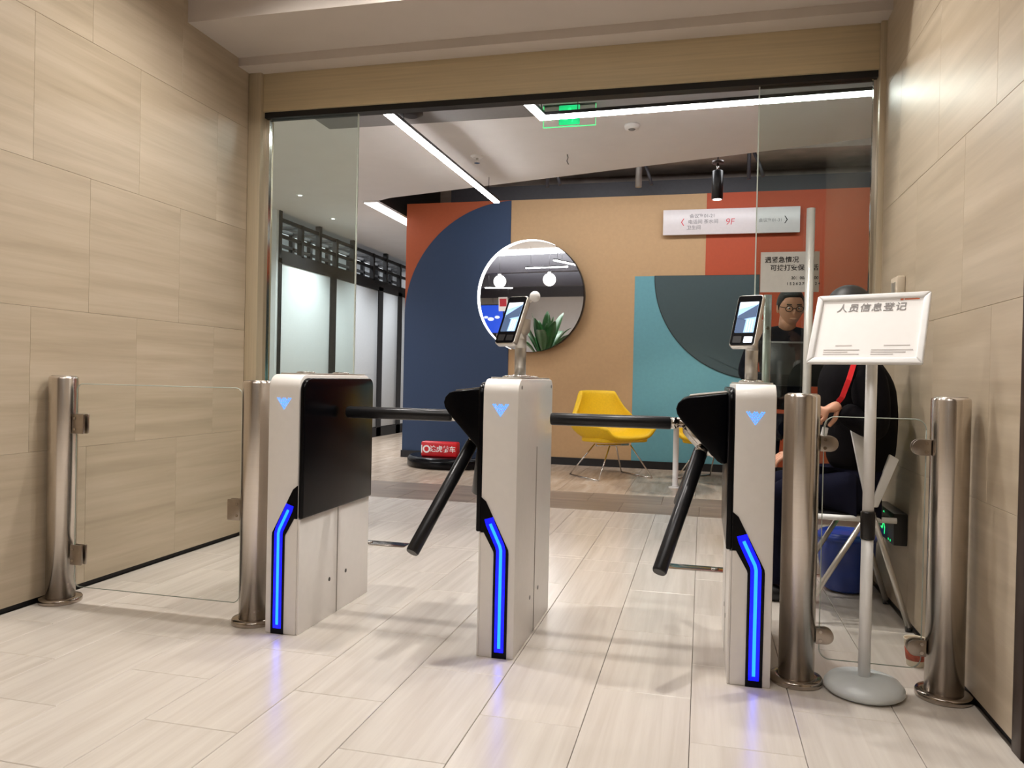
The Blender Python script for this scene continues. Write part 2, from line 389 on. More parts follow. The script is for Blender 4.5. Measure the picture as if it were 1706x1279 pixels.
# glazing: fixed panes either side of the opening
def pane(name, poly, fn, th, mat='glass'):
    return struct(MB().prism(poly, fn, -th / 2, th / 2).build(name, mat))
g1 = pane('window_1', rrect(-2.618, .012, -2.035, 2.558, .003, 1), FX(4.25), .012)
g2 = pane('window_2', rrect(.262, .012, .812, 2.558, .003, 1), FX(4.25), .012)
for g, x0, x1 in ((g1, -2.035, -2.029), (g2, .256, .262)):
    MB().box((x0, 4.244, .012), (x1, 4.256, 2.558)).build('pane_edge', 'edge', g)
# long pull bars on the right hand glass
def pull_bar(x, y, z0, z1, label, mat='bar', r=.021):
    t = thing('pull_handle', label, 'handle', (x, y, 0))
    MB().tube([(0, 0, z0), (0, 0, z1)], r, 20).build('bar', mat, t)
    dy = 4.25 - y
    for z in (z0 + .18, z1 - .18): MB().tube([(0, 0, z), (0, dy * .86, z)], .009, 12).build('standoff', 'chrome', t)
    return t
pull_bar(.522, 4.195, .35, 1.90, 'tall bright steel pull bar on the lobby face of the right glass pane')
pull_bar(.330, 4.31, .35, 1.47, 'dimmer steel pull bar behind the glass, below the notice')

# notice taped to the glass
nz = thing('notice_sheet', 'laminated white notice with black writing taped to the right glass pane', 'notice', (.43, 4.2435, 1.582))
MB().prism(rrect(-.158, -.118, .158, .118, .01, 3), FX(0), -.0008, .0005).build('lamination', 'clear', nz)
MB().box((-.145, -.0022, -.105), (.145, -.0012, .105)).build('sheet', 'paper_dull', nz)
for s_, x, z, sz in (('遇紧急情况', -.04, .062, .034), ('可拨打安保电话', .022, .02, .034), ('20：00-08：00', .075, -.032, .021), ('1 5 2 6 2 7 3 0 1 2 4', .068, -.062, .02)):
    text(s_, sz, 'ink', nz, (x, -.0026, z), bold=.012)

# ------------------------------------------------------------------ beyond the glass: ceilings, walls
cp = [(-8.5, 4.32), (3.2, 4.32), (3.2, 6.19), (-3.47, 8.1), (-3.72, 8.25), (-3.72, 13.5), (-8.5, 13.5)]
struct(MB().prism(cp, XY(3.0), 0, .12).build('ceiling_corridor', 'paint_cool'))
struct(MB().box((-2.9, 4.32, 2.93), (3.2, 5.55, 3.0)).build('ceiling_dropped_band', 'paint_grey'))
struct(MB().box((-8.5, .9, 3.0), (-2.9, 4.32, 3.12)).build('ceiling_office', 'paint_cool'))
struct(MB().box((-8.7, -3.2, 3.9), (3.4, 13.6, 4.0)).build('ceiling_open_slab', 'slab'))
struct(MB().box((-3.72, 8.25, 3.0), (-3.66, 13.5, 3.9)).build('ceiling_upstand', 'black_paint'))
struct(MB().box((-3.4, 9.6, 0), (3.4, 9.75, 3.9)).build('wall_plenum', 'slab'))
struct(MB().box((3.2, 4.3, 0), (3.4, 13.5, 3.9)).build('wall_corridor_right', 'rust'))
struct(MB().box((1.02, 4.15, 0), (3.3, 4.3, 3.9)).build('wall_corridor_front', 'paint_cool'))
struct(MB().box((-2.9, 4.3, 3.1), (1.02, 4.34, 3.9)).build('wall_over_portal', 'paint_cool'))
struct(MB().box((-8.5, 8.45, 0), (-5.1, 8.5, 3.0)).build('wall_lounge_return', 'board'))
struct(MB().box((-8.7, -3.2, 0), (-8.5, 13.6, 3.9)).build('wall_office_left', 'paint_cool'))
struct(MB().box((-8.5, -3.2, 0), (-2.9, -3.0, 2.35)).build('wall_office_back', 'paint_cool'))
struct(MB().box((-8.5, -3.2, 2.35), (-2.9, -3.0, 3.9)).build('wall_office_back_top', 'soot'))
struct(MB().box((-8.5, 13.5, 0), (3.4, 13.7, 3.9)).build('wall_far', 'paint_cool'))

# feature wall: raised painted shapes
fw = struct(MB().box((-3.56, 8.845, 0), (3.2, 9.1, 3.1)).build('wall_feature', 'tan'))
def shape(name, poly, d, mat, y=8.845): return MB().prism(poly, FX(y), -d, 0).build(name, mat, fw)
shape('rust_panel', [(-3.56, .08), (-2.24, .08), (-2.24, 3.1), (-3.56, 3.1)], .004, 'rust')
arc = [(-2.2 + 1.36 * cos(RD(a)), 1.735 + 1.36 * sin(RD(a))) for a in range(180, 91, -3)]
arc = [(-3.56, .08)] + arc + [(-2.24, 3.095), (-2.24, .08)]
shape('navy_arch_panel', arc, .012, 'blue')
shape('red_panel', [(.006, 2.183), (.585, 2.183), (.585, .08), (3.2, .08), (3.2, 3.1), (.006, 3.1)], .006, 'red')
shape('teal_panel', [(-.769, .08), (.585, .08), (.585, 2.183), (-.769, 2.183)], .006, 'teal')
half = [(.6 + 1.143 * cos(RD(a)), 2.183 + 1.143 * sin(RD(a))) for a in range(180, 271, 3)] + [(.585, 1.04), (.585, 2.183)]
shape('slate_half_disc', half, .018, 'slate')
rim = [(.6 + 1.150 * cos(RD(a)), 2.183 + 1.150 * sin(RD(a))) for a in range(180, 271, 3)] + [(.585, 1.033), (.585, 2.187), (-.55, 2.187)]
shape('dark_rim', rim, .014, 'black_paint')
struct(MB().box((-3.57, 8.815, 0), (3.2, 8.845, .085)).build('baseboard_feature', 'black_paint'))
struct(MB().box((-3.0, 8.86, 3.1), (3.2, 9.06, 3.27)).build('trim_8', 'soot'))
# a second vertical band at the right of the wall, slightly browner
shape('rust_side_panel', [(1.25, .08), (3.2, .08), (3.2, 3.1), (1.25, 3.1)], .0085, 'rust')

struct(MB().box((-5.75, 8.5, 0), (-5.62, 13.5, 3.0)).build('wall_behind_partition', 'board'))
# partition with frosted panels on the left of the lounge
pt = thing('glazed_partition', 'black framed partition of tall frosted white panels with open lattice on top', 'partition', (-5.1, 0, 0))
ys = [8.53, 9.95, 11.6, 12.42]
for i in range(3):
    y0, y1 = ys[i] + (.04 if i == 0 else .09), ys[i + 1] - .09
    MB().box((-.03, y0, .16), (0, y1, 2.36), ).build('panel', 'board', pt, bevel=.002)
MB().box((-.03, 12.51, .16), (0, 13.4, 2.36)).build('panel', 'board', pt)
for i, y in enumerate(ys): MB().box((-.06, y - (.03 if i == 0 else .09), 0), (.012, y + (.04 if i == 0 else .09), 2.42)).build('post', 'black_paint', pt)
MB().box((-.06, 8.5, 2.36), (.012, 13.4, 2.52)).build('rail', 'black_paint', pt)
MB().box((-.06, 8.5, 0), (.012, 13.4, .15)).build('rail', 'black_paint', pt)
for dx in (-.02, -.42):
    for z in (2.68, 2.88): MB().box((dx - .02, 8.5, z), (dx + .02, 13.4, z + .04)).build('rail', 'black_paint', pt)
for i, y in enumerate((8.53, 9.07, 9.55, 10.05, 10.6, 11.31, 11.83, 12.42, 13.0)):
    h = 3.0 if i % 2 == 0 else 2.92
    MB().box((-.055, y - .03, 2.5), (.012, y + .03, h)).build('upright', 'black_paint', pt)
    MB().box((-.46, y - .03, 2.5), (-.40, y + .03, 2.92)).build('upright', 'black_paint', pt)
    MB().box((-.42, y - .018, 2.88), (0, y + .018, 2.915)).build('tie', 'black_paint', pt)

# ------------------------------------------------------------------ overhead fittings
def led(name, label, pts, wd=.05, ht=.026, hang=3.0, mat='led_white'):
    t = thing(name, label, 'light', pts[0])
    o0 = V(pts[0])
    for a, b in zip(pts[:-1], pts[1:]):
        a, b = V(a) - o0, V(b) - o0; d = (b - a); L_ = d.length; rz = math.atan2(d.y, d.x)
        MB().box((-wd / 2, -wd / 2 - .004, .004), (L_ + wd / 2, wd / 2 + .004, ht)).build('housing', 'black_satin', t, a, (0, 0, rz))
        MB().box((-wd / 2, -wd / 2, -.012), (L_ + wd / 2, wd / 2, .004)).build('diffuser', mat, t, a, (0, 0, rz))
        for s_ in (.1, .9):
            p = a + d * s_; MB().tube([p + V((0, 0, ht)), p + V((0, 0, hang - o0.z))], .0025, 6).build('suspension_wire', 'black_satin', t)
    return t
led('linear_light', 'slim white linear light running away from the portal towards the feature wall', [(-2.08, 4.80, 2.75), (-2.03, 7.39, 2.75)], hang=2.925)
led('linear_light', 'L-shaped white linear light beside the hanging green exit sign', [(-1.116, 4.79, 2.75), (-1.079, 5.06, 2.75), (1.3, 4.97, 2.75)], hang=2.925)
lp = thing('ceiling_light_panel', 'wide white light recessed along the ceiling edge above the partition', 'light', (-3.73, 8.2, 2.985))
MB().box((-.10, 0, -.012), (.06, 1.5, 0)).build('diffuser', 'led_soft', lp)
MB().box((-.115, -.015, -.006), (.075, 1.515, .014)).build('frame', 'paint_cool', lp)
# hanging exit sign (acrylic plate with green running figure)
ex = thing('hanging_exit_sign', 'green lit acrylic exit sign hanging from the ceiling behind the L-shaped light', 'sign', (-.95, 5.36, 2.855))
MB().prism(rrect(-.185, -.075, .185, .075, .004, 2), FX(0), -.004, .004).build('plate', 'clear', ex)
MB().box((-.185, -.0055, -.078), (.185, .0055, -.075)).build('edge_light', 'green', ex)
for x in (-.187, .185): MB().box((x, -.0055, -.078), (x + .002, .0055, .075)).build('edge_light', 'green', ex)
MB().box((-.19, -.02, .075), (.19, .02, .10)).build('housing', 'black_satin', ex)
def runner(b, s, y):
    b.prism([(.10 * s * cos(RD(k * 30)) + .02 * s, .36 * s + .10 * s * sin(RD(k * 30))) for k in range(12)], FX(y), -.001, 0)
    for a in (((-.05, .26), (.10, .22), (.03, -.06), (-.12, -.02)), ((-.06, .24), (-.02, .30), (-.30, .10), (-.28, .04)), ((.08, .24), (.06, .18), (.30, .06), (.32, .12)),
              ((.0, -.02), (.05, .06), (.26, -.16), (.20, -.22)), ((.20, -.16), (.26, -.14), (.22, -.42), (.14, -.42)), ((-.10, .0), (-.02, -.02), (-.14, -.26), (-.20, -.22)), ((-.14, -.20), (-.16, -.28), (-.40, -.26), (-.40, -.20))):
        b.prism([(u * s, v * s) for u, v in a], FX(y), -.001, 0)
    return b
gp = MB(); gp.prism(rrect(-.075, -.066, .075, .072, .006, 2), FX(-.0045), -.001, 0); gp.build('green_field', 'green_dim', ex)
runner(MB(), .115, -.0056).build('running_figure', 'green', ex)
MB().prism([(-.16, 0), (-.12, .035), (-.12, .015), (-.08, .015), (-.08, -.015), (-.12, -.015), (-.12, -.035)], FX(-.0045), -.001, 0).build('arrow', 'green_dim', ex)
for x in (-.15, .15): MB().tube([(x, 0, .10), (x, 0, .143)], .004, 8).build('hanger', 'black_satin', ex)
# low exit sign on the right wall
lo = thing('wall_exit_sign', 'black exit box with green running figure, low on the right stone wall', 'sign', (XR, 3.735, .39))
MB().box((-.055, -.185, -.068), (0, .185, .068)).build('box', 'black_satin', lo, bevel=.004)
lf = runner(MB(), .115, 0).build('running_figure', 'green', lo, (-.0555, 0, 0), (0, 0, -pi / 2))
MB().prism([(-.15, 0), (-.11, .035), (-.11, .012), (-.075, .012), (-.075, -.012), (-.11, -.012), (-.11, -.035)], FX(0), -.001, 0).build('arrow', 'green', lo, (-.0555, 0, 0), (0, 0, -pi / 2))
for k, y in enumerate((-.10, -.135)): MB().tube([(-.0555, y, -.055), (-.057, y, -.055)], .005, 10).build('status_light', 'green', lo)
# pendant spot
sp = thing('pendant_spotlight', 'black cylinder spotlight hanging above the directory sign', 'light', (.098, 7.5, 2.72))
MB().lathe([(.044, 0), (.053, .004), (.053, .262), (.048, .268)], seg=28).build('can', 'black_satin', sp)
MB().lathe([(.04, -.003), (.04, .002)], seg=24).build('lens', 'led_soft', sp)
MB().tube([(0, 0, .268), (0, 0, .335)], .012, 12).build('stem', 'chrome', sp)
MB().lathe([(.05, .335), (.055, .34), (.055, .36), (.02, .365)], seg=24).build('canopy', 'dark_bronze', sp)
MB().tube([(0, 0, .365), (0, 0, 1.18)], .006, 8).build('drop_rod', 'soot', sp)
lamp('SPOT', 'pendant_spot_beam', (.098, 7.5, 2.70), 80, (1, .93, .82), (-.05, 7.9, 0), spot_size=RD(80), spot_blend=.5, shadow_soft_size=.03)
# detectors, sprinklers on the corridor ceiling
def ceil_bit(name, label, cat, x, y, parts, z=3.0, group=None):
    t = thing(name, label, cat, (x, y, z), group=group)
    for n_, mat, prof in parts: MB().lathe(prof, seg=24).build(n_, mat, t)
    return t
ceil_bit('smoke_detector', 'round white smoke detector on the ceiling right of the dangling wire', 'detector', -.579, 6.078, [('base', 'white_plastic', [(.03, -.035), (.055, -.03), (.06, -.01), (.06, 0)]), ('sensor', 'paint_grey', [(.02, -.042), (.028, -.035)])])
ceil_bit('sprinkler', 'sprinkler head with a white rose between the two linear lights', 'sprinkler', -2.025, 6.69, [('rose', 'white_plastic', [(.04, -.02), (.06, -.004), (.06, 0)]), ('stem', 'chrome', [(.008, -.06), (.012, -.02)]), ('deflector', 'chrome', [(.026, -.064), (.026, -.06)])])
ceil_bit('sprinkler', 'small sprinkler head near the partition, left of the wide ceiling light', 'sprinkler', -3.9, 10.1, [('rose', 'white_plastic', [(.04, -.02), (.06, -.004), (.06, 0)]), ('deflector', 'chrome', [(.026, -.05), (.012, -.02)])])
for i, (x, y, l) in enumerate(((-4.434, 7.818, 'recessed downlight seen through the left pane, nearer of the two'), (-4.663, 9.063, 'recessed downlight above the partition, farther of the two'))):
    ceil_bit('downlight', l, 'light', x, y, [('ring', 'white_plastic', [(.038, -.004), (.05, -.002), (.05, 0)]), ('lens', 'led_soft', [(.02, -.006), (.022, -.004)])])
ceil_bit('ceiling_speaker', 'dark ceiling fitting just behind the portal header', 'speaker', -2.1, 5.25, [('grille', 'soot', [(.05, -.05), (.09, -.03), (.09, 0)])], z=2.93)
tag(MB().tube([(-1.213, 6.772, 3.0), (-1.205, 6.77, 2.97), (-1.215, 6.772, 2.94), (-1.2, 6.775, 2.91)], .004, 8).build('loose_wire', 'soot'), 'short loose black wire dangling from the white corridor ceiling', 'wire')
# services in the open ceiling
dk = thing('air_duct', 'silver round duct in the open ceiling above the rust panel', 'duct', (0, 8.35, 3.4))
MB().tube([(-3.4, 0, 0), (-1.9, 0, 0)], .11, 24).build('duct_run', 'duct', dk)
for x in (-3.3, -2.7, -2.0): MB().tube([(x - .02, 0, 0), (x + .02, 0, 0)], .118, 24).build('collar', 'duct', dk); MB().tube([(x, 0, .1), (x, 0, .5)], .005, 6).build('hanger', 'soot', dk)
bd = tag(MB().box((-1.8, 8.5, 3.45), (3.2, 9.3, 3.75)).build('flat_duct', 'slab', bevel=.01), 'wide dark rectangular duct above the feature wall', 'duct')
for i, (x, y, l) in enumerate(((-1.7, 8.3, 'thin pipe dropping over the navy arch'), (-.72, 8.45, 'thicker grey drop pipe over the tan panel'), (.42, 8.3, 'thin pipe dropping behind the pendant spotlight'))):
    t = thing('drop_pipe', l, 'pipe', (x, y, 3.1))
    MB().tube([(0, 0, .0), (0, 0, .8)], .02 if i != 1 else .035, 12).build('pipe', 'duct' if i == 1 else 'soot', t)
    MB().tube([(0, 0, .38), (.10, 0, .16), (.14, 0, .02)], .018, 10).build('brace', 'soot', t)
hp = thing('sprinkler_main', 'long thin pipe running across the open ceiling', 'pipe', (0, 8.15, 3.62))
MB().tube([(-2.8, 0, 0), (3.1, 0, 0)], .03, 12).build('pipe', 'soot', hp)
for x in (-2.2, -.9, .9, 2.2): MB().tube([(x, 0, 0), (x, 0, .28)], .006, 6).build('hanger', 'soot', hp)

# directory sign on the feature wall
ds = thing('directory_sign', 'long white direction sign reading 9F high on the tan and red wall', 'sign', (.26, 8.79, 2.772))
MB().box((-.725, -.012, -.14), (.725, .012, .14)).build('board', 'sign_white', ds, bevel=.003)
for x in (-.6, .6): MB().tube([(x, .012, 0), (x, .055, 0)], .012, 12).build('standoff', 'chrome', ds)
text('会议室01-21', .052, 'ink_grey', ds, (-.30, -.0132, .062), bold=.01)
text('电话间 茶水间', .052, 'ink_grey', ds, (-.29, -.0132, -.002), bold=.01)
text('卫生间', .052, 'ink_grey', ds, (-.39, -.0132, -.066), bold=.01)
text('9F', .10, 'ink_red', ds, (-.005, -.0132, -.01), bold=-.008, shear=.12)
text('会议室01-31', .046, 'ink_grey', ds, (.42, -.0132, -.004), bold=.01)
for x, s_, mt in ((-.515, 1, 'ink_red'), (.585, -1, 'ink')):
    MB().prism([(x - .014 * s_, 0), (x + .012 * s_, .04), (x + .022 * s_, .04), (x - .002 * s_, 0), (x + .022 * s_, -.04), (x + .012 * s_, -.04)], FX(-.012), -.001, 0).build('arrow', mt, ds)

# round mirror with a glowing crescent standing in for the bevel reflection at its left edge, turned slightly to the left
mr = thing('round_mirror', 'large round mirror with a bright reflection built as glow along its left edge', 'mirror', (-1.955, 8.845, 1.955))
mr.rotation_euler = (RD(3), 0, RD(-6)); R_ = .655
MB().lathe([(R_ * .96, 0), (R_ * .99, .012), (R_ * .99, .085), (R_ * .96, .09)], seg=96, mat=Matrix.Rotation(pi / 2, 4, 'X')).build('drum', 'black_satin', mr, (0, -.03, 0))
MB().prism([(R_ * .985 * cos(2 * pi * k / 96), R_ * .985 * sin(2 * pi * k / 96)) for k in range(96)], FX(-.124), -.003, 0).build('mirror_glass', 'mirror', mr)
ring = MB(); n = 60
for k in range(n):
    def pr(q):
        a = RD(62 + (250 - 62) * q / n); wd_ = .034 * max(.03, sin(pi * q / n)) ** .8
        return [V((R_ * cos(a), -.130, R_ * sin(a))), V(((R_ - wd_) * cos(a), -.130, (R_ - wd_) * sin(a))), V(((R_ - wd_) * cos(a), -.1272, (R_ - wd_) * sin(a))), V((R_ * cos(a), -.1272, R_ * sin(a)))]
    A_, B_ = pr(k), pr(k + 1)
    ring.add(A_ + B_, [(0, 1, 5, 4), (1, 2, 6, 5), (2, 3, 7, 6), (3, 0, 4, 7)])
ring.build('bevel_glow', 'led_soft', mr)

# mascot is left out: its plinth and the red name block stay
pl_ = thing('display_plinth', 'low round black plinth on the floor in front of the navy arch', 'plinth', (-2.72, 8.22, 0))
MB().lathe([(.47, 0), (.49, .015), (.49, .085), (.47, .115), (.44, .122)], seg=56).build('base', 'black_gloss', pl_)
nb = thing('name_block', 'red block with white characters standing on the black plinth', 'sign', (-2.755, 7.95, .122))
MB().box((-.205, -.06, 0), (.205, .06, .165)).build('block', 'red_box', nb, bevel=.018, seg=3)
text('途虎养车', .074, 'paper', nb, (.045, -.0612, .084), bold=.012)
rg = MB(); n = 28
for k in range(n):
    a0, a1 = 2 * pi * k / n, 2 * pi * (k + 1) / n
    rg.prism([(.042 * cos(a0), .042 * sin(a0)), (.042 * cos(a1), .042 * sin(a1)), (.026 * cos(a1), .026 * sin(a1)), (.026 * cos(a0), .026 * sin(a0))], FX(-.060), -.0015, 0)
rg.box((-.006 - .055, -.0615, -.042), (.006 - .055, -.060, .042)); rg.build('emblem', 'paper', nb, (-.140, 0, .084))

# ------------------------------------------------------------------ yellow lounge chairs and table
def lounge_chair(label, loc, rz):
    t = thing('lounge_chair', label, 'chair', loc, rz, 'yellow lounge chairs by the feature wall')
    rowsP = [(-.36, .395, .30), (-.30, .375, .37), (-.12, .345, .41), (.08, .35, .43), (.22, .40, .43), (.285, .52, .40), (.32, .66, .34), (.345, .80, .275), (.355, .885, .24)]
    us = [-1, -.93, -.78, -.5, 0, .5, .78, .93, 1]
    lift = [.20, .155, .06, .012, 0, .012, .06, .155, .20]
    vs_ = []; fs = []
    for i, (y, z, hw) in enumerate(rowsP):
        seat = max(0, 1 - max(0, (z - .36)) / .35) if i > 3 else 1
        front = .55 if i == 0 else (.8 if i == 1 else 1)
        for u, l in zip(us, lift):
            vs_.append((u * hw, y - (abs(u) ** 3) * (.13 if i > 4 else 0) * (1 - (i - 5) * .12 if i > 4 else 1), z + l * seat * front))
    nC = len(us)
    for i in range(len(rowsP) - 1):
        for j in range(nC - 1): fs.append((i * nC + j, i * nC + j + 1, (i + 1) * nC + j + 1, (i + 1) * nC + j))
    o = MB().add(vs_, fs, True).build('shell', 'yellow', t)
    sd = o.modifiers.new('solid', 'SOLIDIFY'); sd.thickness = .055; sd.offset = -1
    ss = o.modifiers.new('sub', 'SUBSURF'); ss.levels = 2; ss.render_levels = 2
    cu = MB(); cu.prism(rrect(-.30, -.30, .30, .20, .14, 6), XY(0), 0, .05); cu.build('seat_cushion', 'yellow', t, (0, -.01, .365), (RD(-2), 0, 0), bevel=.018, seg=3)
    for sx in (-1, 1):
        for a, b in (((.13, -.16), (.33, -.27)), ((.13, .10), (.33, .26))):
            MB().tube([(sx * a[0], a[1], .335), (sx * b[0], b[1], .006)], .0075, 10).build('leg', 'chrome', t)
        MB().tube([(sx * .33, -.27, .0075), (sx * .33, .26, .0075)], .0075, 10).build('runner', 'chrome', t)
    MB().tube([(-.2, -.03, .33), (.2, -.03, .33)], .012, 10).build('cross_bar', 'chrome', t)
    return t
lounge_chair('yellow shell lounge chair on wire legs against the tan wall', (-.90, 7.95, 0), RD(42))
lounge_chair('yellow lounge chair mostly hidden behind the right turnstile', (.19, 8.05, 0), RD(-40))
tb = thing('side_table', 'slim white pedestal table between the two yellow chairs', 'table', (-.225, 7.36, 0))
MB().lathe([(.35, .622), (.36, .627), (.36, .639), (.35, .644)], seg=56).build('table_top', 'white_plastic', tb)
MB().lathe([(.030, .012), (.026, .03), (.026, .625)], seg=24).build('column', 'white_plastic', tb)
MB().lathe([(.06, 0), (.06, .008), (.035, .014)], seg=32).build('foot', 'white_plastic', tb)

# floor springs of the missing door leaves
def spring(label, x0, x1, y=4.23):
    t = thing('floor_spring_plate', label, 'hardware', ((x0 + x1) / 2, y, 0)); L_ = (x1 - x0) / 2
    MB().box((-L_, -.055, 0), (L_, .055, .004)).build('cover', 'steel_dark', t, bevel=.0015)
    MB().lathe([(.02, .004), (.02, .01), (.016, .011)], seg=20).build('spindle', 'chrome', t, (-L_ * .6 if x0 < -1 else L_ * .6, 0, 0))
    for s_ in (-.9, .9): MB().lathe([(.006, .004), (.005, .0052)], seg=10).build('screw', 'black_satin', t, (L_ * s_, 0, 0))
spring('steel floor plate behind the left turnstile', -1.96, -1.66)
spring('steel floor plate behind the right turnstile', -.16, .15)

# wall plate on right wall
sw = thing('access_control_box', 'small pale box fixed to the right stone wall behind the sign stand', 'switch', (XR, 3.75, 1.41))
MB().box((-.035, -.06, -.09), (0, .06, .075)).build('case', 'beige_plastic', sw, bevel=.006)
MB().box((-.038, -.035, .0), (-.034, .035, .05)).build('plate', 'satin', sw)

# ------------------------------------------------------------------ posts, glass panels, clamps
def post(label, x, y):
    t = thing('barrier_post', label, 'post', (x, y, 0), group='brushed steel barrier posts')
    MB().lathe([(.0575, .012), (.0575, .955), (.0560, .962), (.050, .966)], seg=64).build('tube', 'steel', t)
    MB().lathe([(.083, 0), (.085, .003), (.085, .016), (.082, .021), (.060, .023)], seg=64).build('flange', 'steel_dark', t)
    MB().lathe([(.050, .964), (.046, .968), (.01, .9685)], seg=48).build('end_cap', 'clamp', t)
    return t
YP = 2.735
post('leftmost steel post, standing against the left stone wall', -2.655, YP)
post('steel post at the left side of the left turnstile', -1.722, YP)
post('steel post at the right side of the right turnstile', .328, YP)
post('rightmost steel post, standing close to the right stone wall', .778, YP)
def barrier(label, x0, x1, z0, z1, r):
    t = thing('glass_barrier', label, 'panel', (0, YP, 0))
    MB().prism(rrect(x0, z0, x1, z1, r, 8), FX(0), -.005, .005).build('pane', 'clear', t)
    e = MB(); P_ = rrect(x0, z0, x1, z1, r, 8); n = len(P_)
    e.tube([(u, 0, v) for u, v in P_] + [(P_[0][0], 0, P_[0][1])], .0018, 6); e.build('polished_edge', 'edge', t)
    return t
barrier('clear glass panel between the two left posts', -2.585, -1.79, .07, .935, .03)
barrier('clear glass panel with rounded corners between the two right posts', .398, .708, .085, .893, .035)
def clamp(label, x, z, side, kind, group):
    """side +1: clamp reaches towards +x from its post"""
    t = thing('glass_clamp', label, 'clamp', (x, YP, z), group=group)
    h = .042 if kind == 'square' else .026
    for dy in (-.016, .008):
        if kind == 'square': P_ = rrect(0, -h, .058, h, .003, 2) if side > 0 else rrect(-.058, -h, 0, h, .003, 2)
        else:
            P_ = [(0, -h), (.03, -h)] + [(.03 + h * cos(RD(a)), h * sin(RD(a))) for a in range(-80, 81, 10)] + [(.03, h), (0, h)]
            P_ = [(u * side, v) for u, v in P_]
        MB().prism(P_, FX(dy), 0, .009).build('jaw', 'clamp', t, bevel=.0015)
    for v in (-h * .55, h * .55): MB().tube([(.014 * side, -.0165, v), (.014 * side, -.0185, v)], .0055, 12).build('screw', 'steel_dark', t)
    MB().box((min(0, .004 * side), -.014, -h * .8), (max(0, .004 * side), .014, h * .8)).build('saddle', 'clamp', t)
    return t
clamp('square clamp high on the leftmost post', -2.595, .765, 1, 'square', 'square glass clamps')
clamp('square clamp low on the leftmost post', -2.595, .207, 1, 'square', 'square glass clamps')
clamp('square clamp halfway up the post beside the left turnstile', -1.782, .447, -1, 'square', 'square glass clamps')
clamp('rounded clamp high on the post beside the right turnstile', .386, .803, 1, 'round', 'rounded glass clamps')
clamp('rounded clamp low on the post beside the right turnstile', .386, .163, 1, 'round', 'rounded glass clamps')
clamp('rounded clamp high on the rightmost post', .720, .803, -1, 'round', 'rounded glass clamps')
clamp('rounded clamp low on the rightmost post, in front of the paper cup', .720, .155, -1, 'round', 'rounded glass clamps')

